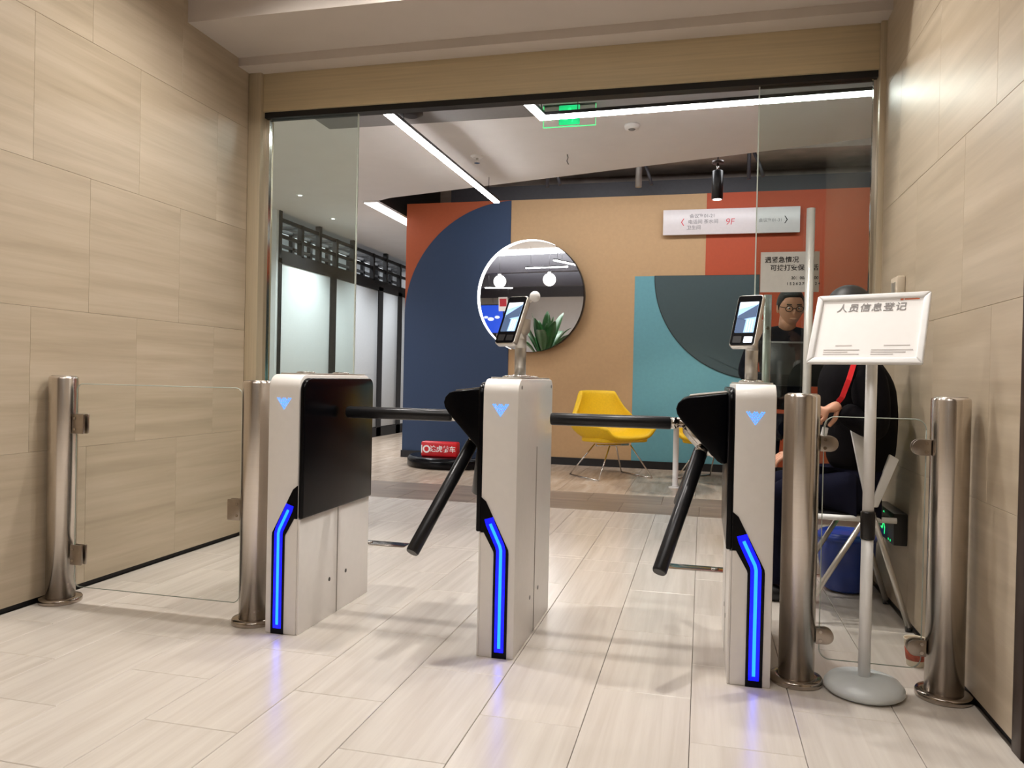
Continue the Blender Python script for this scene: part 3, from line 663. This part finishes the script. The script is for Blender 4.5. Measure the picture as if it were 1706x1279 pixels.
# ------------------------------------------------------------------ turnstiles (local: x from the arm side face, +s = away from it)
BW, Y0, Y1, HT = .129, 2.64, 3.275, .995
def side_profile(z0, z1, y0, y1, r):
    out = [(y0, z0)]
    for k in range(9): a = RD(180 - 90 * k / 8); out.append((y0 + r + r * cos(a), z1 - r + r * sin(a)))
    for k in range(9): a = RD(90 - 90 * k / 8); out.append((y1 - r * .7 + r * .7 * cos(a), z1 - r * .7 + r * .7 * sin(a)))
    return out + [(y1, z0)]
def turnstile(label, xa, s, wing, terminal_label):
    """xa: x of the arm side face; s=+1 body lies towards +x (arms reach to -x); s=-1 mirrored"""
    t = thing('turnstile', label, 'turnstile', (xa, Y0, 0), group='white tripod turnstiles')
    X = lambda u: u * s
    b = MB(); b.prism(side_profile(0, HT, 0, Y1 - Y0, .055), lambda u, v, d: V((X(d), u, v)), 0, BW); b.build('cabinet', 'white_coat', t, bevel=.004, seg=2)
    # black side cover on the arm side
    c = MB(); c.prism(side_profile(.445, .982, .004, Y1 - Y0 - .004, .05), lambda u, v, d: V((X(-d), u, v)), .0005, .0205); c.build('side_cover', 'black_gloss', t, bevel=.006, seg=3)
    lc = MB(); lc.prism([(.004, 0), (Y1 - Y0 - .004, 0), (Y1 - Y0 - .004, .442), (.004, .442)], lambda u, v, d: V((X(-d), u, v)), .0005, .0085); lc.build('lower_side_panel', 'white_coat', t, bevel=.002)
    # seams, screws
    for u_, z0, z1, nm in ((BW, .0, .73, 'seam'),):
        MB().box((X(u_) - .0006, .325, z0), (X(u_) + .0006, .337, z1)).build(nm, 'groove', t)
    MB().box((X(-.0085) - .0006, .318, 0), (X(-.0085) + .0006, .326, .44)).build('seam', 'groove', t)
    for u_ in (BW, -.0085):
        for y, z in ((.255, .153), (.405, .153)):
            MB().tube([(X(u_) - .001, y, z), (X(u_) + .001, y, z)], .0085, 12).build('screw', 'black_satin', t)
    for y in (.05, .60): MB().tube([(X(BW) - .001, y, .965), (X(BW) + .001, y, .965)], .007, 12).build('screw', 'black_satin', t)
    # front light band
    P_ = [(-.0005, .445), (-.0005, .572), (.018, .557), (.103, .388), (.1045, .375), (.1035, 0), (.050, 0), (.050, .372), (.048, .381), (.012, .445)]
    MB().prism(P_, lambda u, v, d: V((X(u), d, v)), -.003, .002).build('light_band', 'black_gloss', t)
    def ribbon(c, wd_):
        L_, R2 = [], []
        for i, p in enumerate(c):
            a = V(c[max(i - 1, 0)]); q = V(c[min(i + 1, len(c) - 1)]); d = (q - a).normalized(); nn = V((-d.y, d.x))
            k = 1 / max(.75, cos(0.25)) if 0 < i < len(c) - 1 else 1
            L_.append(tuple(V(p) + nn * wd_ * k)); R2.append(tuple(V(p) - nn * wd_ * k))
        return L_ + R2[::-1]
    path = [(.030, .497), (.036, .478), (.072, .402), (.0765, .385), (.0765, .365), (.0762, .040), (.0762, .022)]
    gl_ = MB(); gl_.prism(ribbon(path, .0165), lambda u, v, d: V((X(u), d, v)), -.0036, -.003); gl_.build('light_guide', 'led_blue', t)
    path2 = [(.036, .478), (.041, .467), (.0725, .402), (.0765, .385), (.0765, .365), (.0762, .045), (.0762, .036)]
    cl_ = MB(); cl_.prism(ribbon(path2, .0052), lambda u, v, d: V((X(u), d, v)), -.0044, -.0036); cl_.build('light_line', 'led_core', t)
    # arrow indicator of dots
    dt = MB(); q = .0078
    for i, row in enumerate(((-3.5, -2.5, -.5, .5, 2.5, 3.5), (-3, -2, -1, 0, 1, 2, 3), (-2.5, -1.5, -.5, .5, 1.5, 2.5), (-2, -1, 0, 1, 2), (-1.5, -.5, .5, 1.5), (-1, 0, 1), (-.5, .5), (0,))):
        for j in row:
            if i in (2, 4) and abs(j) > 2: pass
            cx, cz = .064 + j * q, .903 - i * q * .72
            dt.prism([(cx + .0022 * cos(k * pi / 3), cz + .0022 * sin(k * pi / 3)) for k in range(6)], lambda u, v, d: V((X(u), d, v)), -.0012, .001)
    dt.build('arrow_indicator', 'led_dot', t)
    # top plate with round windows
    tp = MB(); tp.prism(rrect(.006, .065, BW - .006, .60, .01, 3), lambda u, v, d: V((X(u), v, HT + d)), -.002, .006); tp.build('top_plate', 'satin', t, bevel=.002)
    for y in (.16, .47): MB().lathe([(.034, .006), (.037, .009), (.03, .012), (.012, .0135)], (X(.064), y, HT), 28).build('reader_window', 'chrome', t)
    # drive hub and three arms
    if wing:
        W_ = [(.0, .715), (.018, .715), (.030, .722), (.158, .862), (.172, .884), (.176, .902), (.170, .922), (.155, .938), (.135, .945), (.0, .962)]
        wb = MB(); wb.prism(W_, lambda u, v, d: V((X(-.0205 - u), d, v)), .135, .50); wb.build('drive_housing', 'black_gloss', t, bevel=.006, seg=3)
        wt = MB(); wt.prism([(.0, .9635), (.132, .947), (.132, .950), (.0, .9665)], lambda u, v, d: V((X(-.0205 - u), d, v)), .15, .485); wt.build('housing_top_trim', 'satin', t)
        hy = .315; ap = V((-.075, hy, .842)); ax = V((-1, 0, -1)).normalized()
        hb = MB(); m_ = lambda p: V((X(p.x), p.y, p.z))
        c0 = V((-.115, hy, .785)); p0, p1, p2 = c0 - ax * .02, c0 + ax * .012, c0 + ax * .026
        hb.tube([m_(p0), m_(p1), m_(p1 + ax * .001), m_(p2)], [.082, .082, .074, .060], 36); hub = hb.build('tripod_hub', 'chrome', t)
        def arm(d, s0, s1):
            d = V(d).normalized()
            a = MB(); a.tube([m_(ap + d * s0), m_(ap + d * (s0 + .004)), m_(ap + d * (s1 - .006)), m_(ap + d * s1)], [.0215, .0245, .0245, .0215], 24)
            o = a.build('arm', 'arm_black', t)
            MB().tube([m_(ap + d * (s0 - .022)), m_(ap + d * s0)], .0222, 20).build('collar', 'chrome', o)
            br = MB(); br.tube([m_(ap + d * (s0 - .085)), m_(ap + d * (s0 - .02))], [.018, .016], 10); br.build('bracket', 'steel_dark', o)
        arm((-1, 0, 0), .145, .605); arm((-.25, -.612, -.75), .135, .63); arm((-.25, .612, -.75), .135, .46)
    if terminal_label:
        e = thing('face_terminal', terminal_label, 'terminal', (xa + X(.064), 2.93, HT + .006), group='face recognition terminals on turnstiles')
        MB().lathe([(.040, .0006), (.042, .003), (.042, .007), (.026, .011)], seg=36).build('pole_foot', 'chrome', e)
        MB().lathe([(.0225, .008), (.0225, .115), (.0215, .118)], seg=32).build('pole', 'satin', e)
        yaw, tilt = RD(23), RD(25.5); cz = .222
        Rm = Matrix.Rotation(-yaw, 4, 'Z') @ Matrix.Rotation(-tilt, 4, 'X')
        hd = bpy.data.objects.new('head', None)
        cc = V((-.025, -.06, cz)); wd_, hh = .0465, .105
        def bx(nm, poly, y0, y1, mat, bev=0, par=e):
            o = MB(); o.prism(poly, FX(0), y0, y1); return o.build(nm, mat, par, cc, Rm.to_euler(), bevel=bev)
        body = bx('housing', rrect(-wd_, -hh, wd_, hh, .012, 5), 0, .026, 'satin', .004)
        bx('bezel', rrect(-wd_ + .003, -hh + .004, wd_ - .003, hh - .004, .010, 5), -.002, .001, 'black_gloss')
        scr = bx('screen', rrect(-wd_ + .013, -.052, wd_ - .011, .074, .002, 2), -.003, -.0018, 'screen_lit')
        def on(nm, poly, mat): o = MB(); o.prism(poly, FX(0), -.0036, -.003); return o.build(nm, mat, scr)
        on('screen_image', [(-.033, .016), (.035, .062), (.035, .012), (.0, .006), (-.02, .0)], 'screen_dark')
        on('screen_image', [(-.032, .074), (.035, .074), (.035, .064), (-.032, .045)], 'screen_pale')
        on('screen_image', [(-.033, -.052), (-.002, -.052), (.0, .0), (-.033, .012)], 'screen_dark')
        for k in range(3): on('screen_image', [(.006 + k * .009, -.05), (.010 + k * .009, -.05), (.010 + k * .009, .0), (.006 + k * .009, .0)], 'screen_pale')
        bx('sensor_window', rrect(.005, -.092, .036, -.068, .002, 2), -.003, -.0018, 'screen_pale' if s * xa > 0 else 'black_satin')
        bx('keypad_glass', rrect(-.034, -.092, -.004, -.066, .002, 2), -.003, -.0018, 'black_satin')
        # bracket from the pole to the back of the head
        bk = MB(); bk.prism([(.0, .018), (.062, .018), (.058, -.03), (.02, -.062), (.0, -.04)], lambda u, v, d: V((d, u, v)), -.021, .021)
        bk.build('bracket', 'satin', e, cc + Rm @ V((.012, .026, 0)), (0, 0, -yaw), bevel=.003)
        nk = MB(); nk.tube([(0, 0, .115), (0, 0, cz - .02)], .0225, 24); nk.build('neck', 'satin', e)
        if wing and xa < 0:
            cm = MB(); cm.ball((0, 0, 0), (.021, .021, .021)); cm.build('camera_ball', 'white_plastic', e, cc + Rm @ V((.062, .02, .112)))
            MB().tube([(0, 0, 0), (-.03, .0, -.03)], .006, 10).build('camera_arm', 'satin', e, cc + Rm @ V((.062, .02, .112)))
    return t
turnstile('white turnstile with a flat black side and no arms, left of the lanes', -1.484, -1, False, None)
turnstile('middle white turnstile with black tripod arms and a screen terminal in front of the mirror', -.757, 1, True, 'face terminal with tilted screen on the middle turnstile, in front of the mirror')
turnstile('right white turnstile with black tripod arms beside the registration stand', .109, 1, True, 'face terminal with tilted screen on the right turnstile')

# ------------------------------------------------------------------ registration stand
st = thing('sign_stand', 'white floor stand with a tilted framed registration notice', 'sign stand', (.533, 2.702, 0))
MB().lathe([(.107, 0), (.122, .012), (.122, .026), (.107, .044), (.075, .052), (.03, .055)], seg=56).build('base', 'base_white', st)
MB().lathe([(.0185, .05), (.0185, .50)], seg=28).build('lower_pole', 'white_plastic', st)
MB().lathe([(.021, .50), (.0225, .505), (.0225, .585), (.021, .59)], seg=28).build('pole_joint', 'black_satin', st)
MB().lathe([(.0175, .59), (.0175, 1.16)], seg=28).build('upper_pole', 'white_plastic', st)
hd = bpy.data.objects.new('notice_frame', None); COL.objects.link(hd); hd.parent = st
hd.location = (-.020, -.024, 1.183)
hd.rotation_euler = (Matrix.Rotation(-RD(24), 4, 'Z') @ Matrix.Rotation(-RD(27), 4, 'X')).to_euler()
FW, FH, fb = .173, .130, .021
def rail(p, q, r_): 
    b = MB(); b.tube([p, q], r_, 16); return b
fr = MB()
for poly in ([(-FW, FH), (FW, FH), (FW - fb, FH - fb), (-FW + fb, FH - fb)], [(-FW, -FH), (FW, -FH), (FW - fb, -FH + fb), (-FW + fb, -FH + fb)],
             [(-FW, -FH), (-FW, FH), (-FW + fb, FH - fb), (-FW + fb, -FH + fb)], [(FW, -FH), (FW, FH), (FW - fb, FH - fb), (FW - fb, -FH + fb)]):
    MB().prism(poly, FX(0), -.006, .010).build('frame_rail', 'white_plastic', hd, bevel=.005, seg=3)
MB().box((-FW + .01, .002, -FH + .01), (FW - .01, .008, FH - .01)).build('sheet', 'paper', hd)
MB().box((-.05, .008, -.05), (.05, .018, .05)).build('back_bracket', 'white_plastic', hd)
text('人员信息登记', .033, 'ink_grey', hd, (.0, .0012, .078), bold=.008, shear=.1, space=1.15)
MB().box((.085, .001, .103), (.094, .002, .110)).build('emblem', 'ink_orange', hd)
MB().box((.097, .001, .1045), (.14, .002, .1085)).build('caption', 'ink_orange', hd)
for i, (x0, z, l) in enumerate(((-.09, -.062, .05), (.055, -.062, .075), (-.125, -.078, .11), (-.125, -.086, .075), (-.125, -.094, .11), (.02, -.078, .12), (.02, -.086, .10), (.02, -.094, .065))):
    MB().box((x0, .001, z - .0016), (x0 + l, .002, z + .0016)).build('caption', 'ink_pale', hd)

# ------------------------------------------------------------------ paper cup, blue bag
cu = thing('paper_cup', 'printed paper cup on the floor behind the rightmost post', 'cup', (.765, 3.02, 0))
MB().lathe([(.028, .0), (.029, .003), (.039, .092), (.041, .095), (.0395, .097), (.037, .093), (.0285, .01)], seg=32).build('cup_wall', 'cup', cu)
MB().lathe([(.0316, .022), (.0368, .066)], seg=32).build('printed_band', 'cup_print', cu)
bg = thing('blue_bin', 'rounded blue bin with pale lettering on the floor behind the folding chair', 'bin', (.70, 4.02, 0))
bb = MB(); bb.lathe([(.085, .005), (.105, .02), (.128, .16), (.132, .25), (.125, .285), (.115, .29), (.11, .27)], seg=40); bb.build('body', 'bag_blue', bg)
MB().lathe([(.134, .25), (.137, .262), (.134, .275)], seg=40).build('rim', 'bag_blue', bg)

# ------------------------------------------------------------------ folding chair under the seated man
fc = thing('folding_chair', 'white framed folding chair with black seat under the seated man', 'chair', (.62, 3.62, 0))
MB().box((-.17, -.17, .43), (.15, .17, .462)).build('seat', 'black_satin', fc, bevel=.01)
for y, nm in ((-.20, 'near'), (.20, 'far')):
    MB().tube([(-.20, y, .02), (.065, y, .49)], .0115, 12).build('leg', 'satin', fc)
    MB().tube([(.218, y, .02), (.065, y, .49)], .0115, 12).build('leg', 'satin', fc)
    for x in (-.20, .218): MB().tube([(x - .012, y, .012), (x + .012, y, .012)], .012, 10).build('rubber_foot', 'black_satin', fc)
    pb = MB(); pb.prism([(.045, .50), (.075, .50), (.022, .86), (-.030, .86)], FX(y - .012), 0, .024); pb.build('arm_support', 'white_plastic', fc, bevel=.004)
    pb = MB(); pb.prism([(.06, .50), (.09, .50), (.165, .70), (.13, .72)], FX(y - .012), 0, .024); pb.build('back_support', 'white_plastic', fc, bevel=.004)
MB().tube([(-.17, -.19, .447), (.165, -.19, .447)], .012, 12).build('seat_rail', 'white_plastic', fc)
MB().tube([(-.17, .19, .447), (.165, .19, .447)], .012, 12).build('seat_rail', 'white_plastic', fc)

# ------------------------------------------------------------------ people
def hand(parent, mat, wrist, d, up, s=1.0, curl=.6):
    """palm with four unequal fingers and a thumb; d = pointing direction, up = back-of-hand normal"""
    d = V(d).normalized(); up = (V(up) - d * V(up).dot(d)).normalized(); sd = d.cross(up); w0 = V(wrist)
    vs_, es = [(w0, .024 * s), (w0 + d * .045 * s, (.032 * s, .018 * s)), (w0 + d * .078 * s, (.036 * s, .016 * s))], [(0, 1), (1, 2)]
    for k, ln in ((-1.5, .062), (-.5, .076), (.5, .072), (1.5, .056)):
        b_ = w0 + d * .086 * s + sd * k * .019 * s; i = len(vs_)
        vs_ += [(b_, .0098 * s), (b_ + (d * cos(curl * .5) - up * sin(curl * .5)) * ln * .45 * s, .0092 * s), (b_ + (d * (cos(curl * .5) * .45 + cos(curl * 1.4) * .35) - up * (sin(curl * .5) * .45 + sin(curl * 1.4) * .35)) * ln * s, .0085 * s),
                (b_ + (d * (cos(curl * .5) * .45 + cos(curl * 1.4) * .35 + cos(curl * 2.2) * .25) - up * (sin(curl * .5) * .45 + sin(curl * 1.4) * .35 + sin(curl * 2.2) * .25)) * ln * s, .007 * s)]
        es += [(2, i), (i, i + 1), (i + 1, i + 2), (i + 2, i + 3)]
    i = len(vs_); tb_ = w0 + d * .03 * s - sd * .026 * s
    vs_ += [(tb_, .0125 * s), (tb_ + (d * .7 - sd * .7) * .034 * s - up * .008, .011 * s), (tb_ + (d * .95 - sd * .55) * .066 * s - up * .022, .009 * s)]
    es += [(1, i), (i, i + 1), (i + 1, i + 2)]
    return skin('hand', vs_, es, mat, parent, sub=2)
def head(parent, c, rot, glasses=False, s=1.0):
    """head facing local -y; returns the skin object with hair, eyes as children"""
    m = Matrix.Translation(V(c)) @ rot
    b = MB()
    b.ball((0, 0, 0), (.074 * s, .094 * s, .112 * s), 28, 20)
    P_ = []
    for p in b.v:
        x, y, z = p
        if z < 0: k = 1 + z * 2.2; x *= max(.62, k); y = y * max(.8, 1 + z * 1.0) - .010 * (-z / .11)
        if y < -.07 * s: y = -.07 * s + (y + .07 * s) * .6
        P_.append((x, y, z))
    b.v = P_
    b.ball((0, -.086 * s, -.018 * s), (.012 * s, .018 * s, .020 * s), 12, 8)
    b.ball((0, -.080 * s, -.058 * s), (.022 * s, .010 * s, .007 * s), 12, 6)
    for sx in (-1, 1): b.ball((sx * .074 * s, .006, -.005), (.010 * s, .018 * s, .030 * s), 12, 8)
    b.v = [tuple(m @ V(p)) for p in b.v]
    h = b.build('head', 'skin', parent)
    hr = MB(); hr.ball((0, .010, .022), (.082 * s, .100 * s, .104 * s), 28, 18)
    keep = []
    Q = []
    for p in hr.v:
        x, y, z = p
        if y < -.02 and z < .062: y = max(y, -.045); x *= .9; z = max(z, .035)
        if z < -.03: z = -.03 - (z + .03) * .1; x *= .86; y = y * .8 + .008
        Q.append(tuple(m @ V((x, y, z))))
    hr.v = Q; hr.build('hair', 'hair', h)
    for sx in (-1, 1):
        e = MB(); e.ball(tuple(m @ V((sx * .029 * s, -.073 * s, .006))), .0095 * s, 12, 8); e.build('eye', 'paper', h)
        e = MB(); e.ball(tuple(m @ V((sx * .029 * s, -.080 * s, .005))), .0048 * s, 10, 6); e.build('pupil', 'ink', h)
        e = MB(); e.box((sx * .029 - .014, -.083, .024), (sx * .029 + .014, -.070, .030), m); e.build('eyebrow', 'hair', h)
    if glasses:
        g = MB()
        for sx in (-1, 1):
            g.tube([m @ V((sx * .031 + .021 * cos(2 * pi * k / 20), -.092, .003 + .017 * sin(2 * pi * k / 20))) for k in range(21)], .0022, 6)
            g.tube([m @ V((sx * .052, -.09, .008)), m @ V((sx * .078, .0, .008))], .002, 6)
        g.tube([m @ V((-.011, -.092, .006)), m @ V((.011, -.092, .006))], .002, 6)
        g.build('glasses', 'ink', h)
    return h
# seated man, hunched, facing left
p1 = thing('person', 'seated person in black jacket with a red lanyard, hunched behind the registration stand', 'person', (.66, 3.60, 0))
O1 = V((.66, 3.60, 0))
L1 = lambda x, y, z: V((x, y, z)) - O1
body = [(L1(.665, 3.60, .60), (.165, .145)), (L1(.675, 3.59, .75), (.155, .145)), (L1(.675, 3.57, .90), (.160, .15)), (L1(.650, 3.55, 1.03), (.165, .125)), (L1(.600, 3.53, 1.13), .065),
        (L1(.650, 3.385, 1.03), .085), (L1(.690, 3.335, .80), .068), (L1(.545, 3.36, .905), .050),
        (L1(.60, 3.71, 1.04), .082), (L1(.58, 3.79, .80), .064), (L1(.45, 3.70, .705), .048)]
skin('jacket', body, [(0, 1), (1, 2), (2, 3), (3, 4), (3, 5), (5, 6), (6, 7), (3, 8), (8, 9), (9, 10)], 'cloth_black', p1)
legs = [(L1(.655, 3.60, .545), (.15, .10)), (L1(.60, 3.50, .545), .088), (L1(.345, 3.62, .53), .064), (L1(.352, 3.705, .28), .050), (L1(.36, 3.725, .07), .040),
        (L1(.60, 3.70, .545), .088), (L1(.33, 3.86, .53), .064), (L1(.345, 3.90, .28), .050), (L1(.35, 3.92, .07), .040)]
skin('trousers', legs, [(0, 1), (1, 2), (2, 3), (3, 4), (0, 5), (5, 6), (6, 7), (7, 8)], 'cloth_navy', p1)
for x, y in ((.345, 3.735), (.335, 3.93)):
    sh = MB(); sh.ball((0, 0, .035), (.125, .045, .042), 20, 12); sh.v = [(a, b_, max(c, .0)) for a, b_, c in sh.v]; sh.build('shoe', 'shoe', p1, L1(x - .045, y, 0), (0, 0, RD(-12)))
hand(p1, 'skin', L1(.548, 3.36, .925), (-.75, -.1, -.42), (-.3, -.9, .3), .95, 1.1)
hand(p1, 'skin', L1(.44, 3.70, .70), (-1, -.2, -.35), (-.3, -.2, 1), 1.0, .5)
head(p1, L1(.60, 3.50, 1.295), Matrix.Rotation(RD(-78), 4, 'Z') @ Matrix.Rotation(RD(24), 4, 'X'))
MB().tube([L1(.60, 3.53, 1.10), L1(.60, 3.52, 1.20)], [.05, .052], 16).build('neck', 'skin', p1)
cl = MB(); cl.tube([L1(.607, 3.53, 1.105), L1(.594, 3.525, 1.145)], [.074, .064], 20); cl.build('collar', 'paper', p1)
def strap(pts, wd_, name, mat, par):
    b = MB(); n = len(pts); vs_ = []
    for i, p in enumerate(pts):
        p = V(p); d = (V(pts[min(i + 1, n - 1)]) - V(pts[max(i - 1, 0)])).normalized(); sd = d.cross(V((0, -1, 0))).normalized()
        vs_ += [p + sd * wd_ / 2, p - sd * wd_ / 2, p + sd * wd_ / 2 + V((0, .003, 0)), p - sd * wd_ / 2 + V((0, .003, 0))]
    fs = []
    for i in range(n - 1):
        a = 4 * i; fs += [(a, a + 1, a + 5, a + 4), (a + 2, a + 6, a + 7, a + 3), (a, a + 4, a + 6, a + 2), (a + 1, a + 3, a + 7, a + 5)]
    return b.add(vs_, fs).build(name, mat, par)
strap([L1(.600, 3.36, 1.10), L1(.570, 3.31, 1.02), L1(.545, 3.30, .95), L1(.532, 3.31, .93)], .02, 'lanyard', 'red_strap', p1)
cb = thing('charging_plug', 'white plug dangling from the seated man\'s hand', 'plug', (.488, 3.36, .79))
MB().box((-.012, -.006, -.035), (.012, .006, .035)).build('plug_body', 'white_plastic', cb, rot=(0, RD(10), 0), bevel=.003)
MB().tube([(.002, 0, .034), (.008, 0, .06), (.01, -.005, .10)], .004, 8).build('cable', 'white_plastic', cb)

# standing man behind the glass, head bowed
p2 = thing('person', 'standing person in dark jacket and glasses behind the right glass pane', 'person', (.50, 5.06, 0))
O2 = V((.50, 5.06, 0)); L2 = lambda x, y, z: V((x, y, z))
body = [(L2(0, 0, .82), (.165, .11)), (L2(0, .01, 1.0), (.155, .115)), (L2(0, .01, 1.17), (.175, .12)), (L2(0, 0, 1.275), (.14, .09)), (L2(0, -.025, 1.36), .058),
        (L2(-.17, 0, 1.265), .07), (L2(-.245, -.02, 1.05), .056), (L2(-.13, -.20, 1.01), .042), (L2(.17, 0, 1.265), .07), (L2(.24, -.02, 1.05), .056), (L2(.12, -.20, 1.03), .042)]
skin('jacket', body, [(0, 1), (1, 2), (2, 3), (3, 4), (3, 5), (5, 6), (6, 7), (3, 8), (8, 9), (9, 10)], 'cloth_dark', p2)
legs = [(L2(0, 0, .82), (.15, .11)), (L2(-.09, 0, .74), .088), (L2(-.095, -.01, .44), .062), (L2(-.10, .01, .07), .045), (L2(.09, 0, .74), .088), (L2(.095, -.01, .44), .062), (L2(.10, .01, .07), .045)]
skin('trousers', legs, [(0, 1), (1, 2), (2, 3), (0, 4), (4, 5), (5, 6)], 'cloth_navy', p2)
for x in (-.10, .10):
    sh = MB(); sh.ball((0, 0, .035), (.045, .125, .042), 20, 12); sh.v = [(a, b_, max(c, .0)) for a, b_, c in sh.v]; sh.build('shoe', 'shoe', p2, (x, -.04, 0))
for sx in (-1, 1): hand(p2, 'skin', L2(sx * .125, -.205, 1.02), (-sx * .5, -.6, .35), (sx * .6, -.5, .5), 1.0, .8)
head(p2, L2(.02, -.045, 1.468), Matrix.Rotation(RD(8), 4, 'Z') @ Matrix.Rotation(RD(12), 4, 'X'), True)
MB().tube([(0, -.01, 1.32), (.01, -.03, 1.42)], [.05, .052], 16).build('neck', 'skin', p2)
fo = thing('folder', 'black folder held up in front of the standing person', 'folder', (.535, 4.76, 1.10))
MB().box((-.15, -.008, -.12), (.15, .008, .15)).build('cover', 'black_satin', fo, rot=(RD(-18), 0, RD(4)), bevel=.004)
MB().box((-.15, -.0095, .142), (.15, .0095, .153)).build('spine', 'paint_grey', fo, rot=(RD(-18), 0, RD(4)))

# ------------------------------------------------------------------ office seen only in the round mirror
for x, y, z, l in ((-6.0, 1.5, 2.34, 'opal globe pendant reflected at the left of the mirror'), (-4.8, 1.5, 2.35, 'opal globe pendant reflected at the right of the mirror')):
    t = thing('globe_pendant', l, 'light', (x, y, z), group='opal globe pendants'); b = MB(); b.ball((0, 0, 0), .135, 28, 18); b.build('globe', 'globe', t)
    MB().lathe([(.04, .125), (.04, .16), (.015, .165)], seg=20).build('cap', 'chrome', t); MB().tube([(0, 0, .16), (0, 0, 3.0 - z)], .006, 8).build('rod', 'soot', t)
led('linear_light', 'slanted linear light reflected at the right edge of the mirror', [(-3.62, 4.0, 2.62), (-3.977, 2.0, 2.45)])
led('linear_light', 'short cross linear light reflected above the right globe', [(-4.86, 2.5, 2.57), (-4.01, 2.5, 2.56)])
led('linear_light', 'linear light reflected under the left globe', [(-6.333, 1.5, 2.213), (-6.224, .5, 2.037)], hang=2.5)
for y, z0, z1, l in ((.6, 2.55, 2.95, 'black duct across the office behind the globes'), (-.6, 2.25, 2.7, 'lower black duct across the office'), (-2.2, 2.0, 2.6, 'black beam at the back of the office')):
    tag(MB().box((-8.4, y - .25, z0), (-2.95, y + .25, z1)).build('black_duct', 'soot', bevel=.01), l, 'duct')
ps = thing('wall_poster', 'red and white poster reflected in the mirror', 'poster', (-7.2, -1.05, 1.83))
MB().box((-.13, 0, -.18), (.13, .01, .18)).build('sheet', 'paper', ps); MB().box((-.10, .010, -.06), (.10, .0115, .14)).build('red_field', 'ink_red', ps)
MB().box((-.012, -.03, -1.83), (.012, 0, .18)).build('easel_post', 'soot', ps)
sc_ = thing('wall_screen', 'glowing blue screen reflected low in the mirror', 'screen', (-8.0, -2.1, 1.42))
MB().box((-.42, 0, -.40), (.42, .03, .40)).build('case', 'black_satin', sc_); MB().box((-.40, .03, -.38), (.40, .032, .38)).build('display', 'blue_screen', sc_)
for i, (x, z, r) in enumerate(((-.1, 0, .10), (.1, .05, .08), (-.25, .05, .07))):
    b = MB(); b.prism([(x + r * cos(k * pi / 8), z + .5 * r * sin(k * pi / 8)) for k in range(16)], FX(.032), 0, .001); b.build('glow_shape', 'screen_pale', sc_)
MB().box((-.05, 0, -1.42), (.05, .03, -.40)).build('stand', 'black_satin', sc_)
pp = thing('potted_plant', 'broad leaved green plant reflected in the mirror', 'plant', (-4.28, 3.0, 0))
MB().lathe([(.16, 0), (.17, .01), (.21, .62), (.205, .64), (.185, .63), (.18, .58)], seg=32).build('planter', 'pot', pp)
for i in range(18):
    a = i * 2.4; ln = .75 + .35 * random.random(); sp = (.12, .35, .62)[i % 3] + .12 * random.random()
    b = MB(); vs_ = []; n = 9
    d = V((cos(a), sin(a), 0)); sd = V((-sin(a), cos(a), 0))
    for k in range(n + 1):
        q = k / n; p = d * (.04 + q * ln * sp + .25 * sp * q * q) + V((0, 0, .60 + ln * (q * 1.25 - sp * .8 * q ** 2.4)))
        wdt = .10 * max(.04, sin(pi * max(0, q - .22) / .78)) ** .7 if q > .22 else .012
        vs_ += [p - sd * wdt + V((0, 0, wdt * .3)), p, p + sd * wdt + V((0, 0, wdt * .3))]
    fs = []
    for k in range(n):
        a_ = 3 * k; fs += [(a_, a_ + 1, a_ + 4, a_ + 3), (a_ + 1, a_ + 2, a_ + 5, a_ + 4)]
    o = b.add(vs_, fs, True).build('leaf', 'leaf', pp); so = o.modifiers.new('s', 'SOLIDIFY'); so.thickness = .003
# downlight fittings above the lobby (the lamps that light it)
for i, (x, y) in enumerate(DOWN):
    t = thing('downlight', ('recessed downlight high over the left turnstile', 'recessed downlight high over the right lane', 'recessed downlight over the left of the lobby foreground', 'recessed downlight over the right of the lobby foreground')[i], 'light', (x, y, 3.3), group='lobby downlights')
    MB().lathe([(.062, -.006), (.075, -.003), (.075, 0)], seg=28).build('ring', 'white_plastic', t)
    MB().lathe([(.05, -.008), (.052, -.006)], seg=24).build('lens', 'led_soft', t)
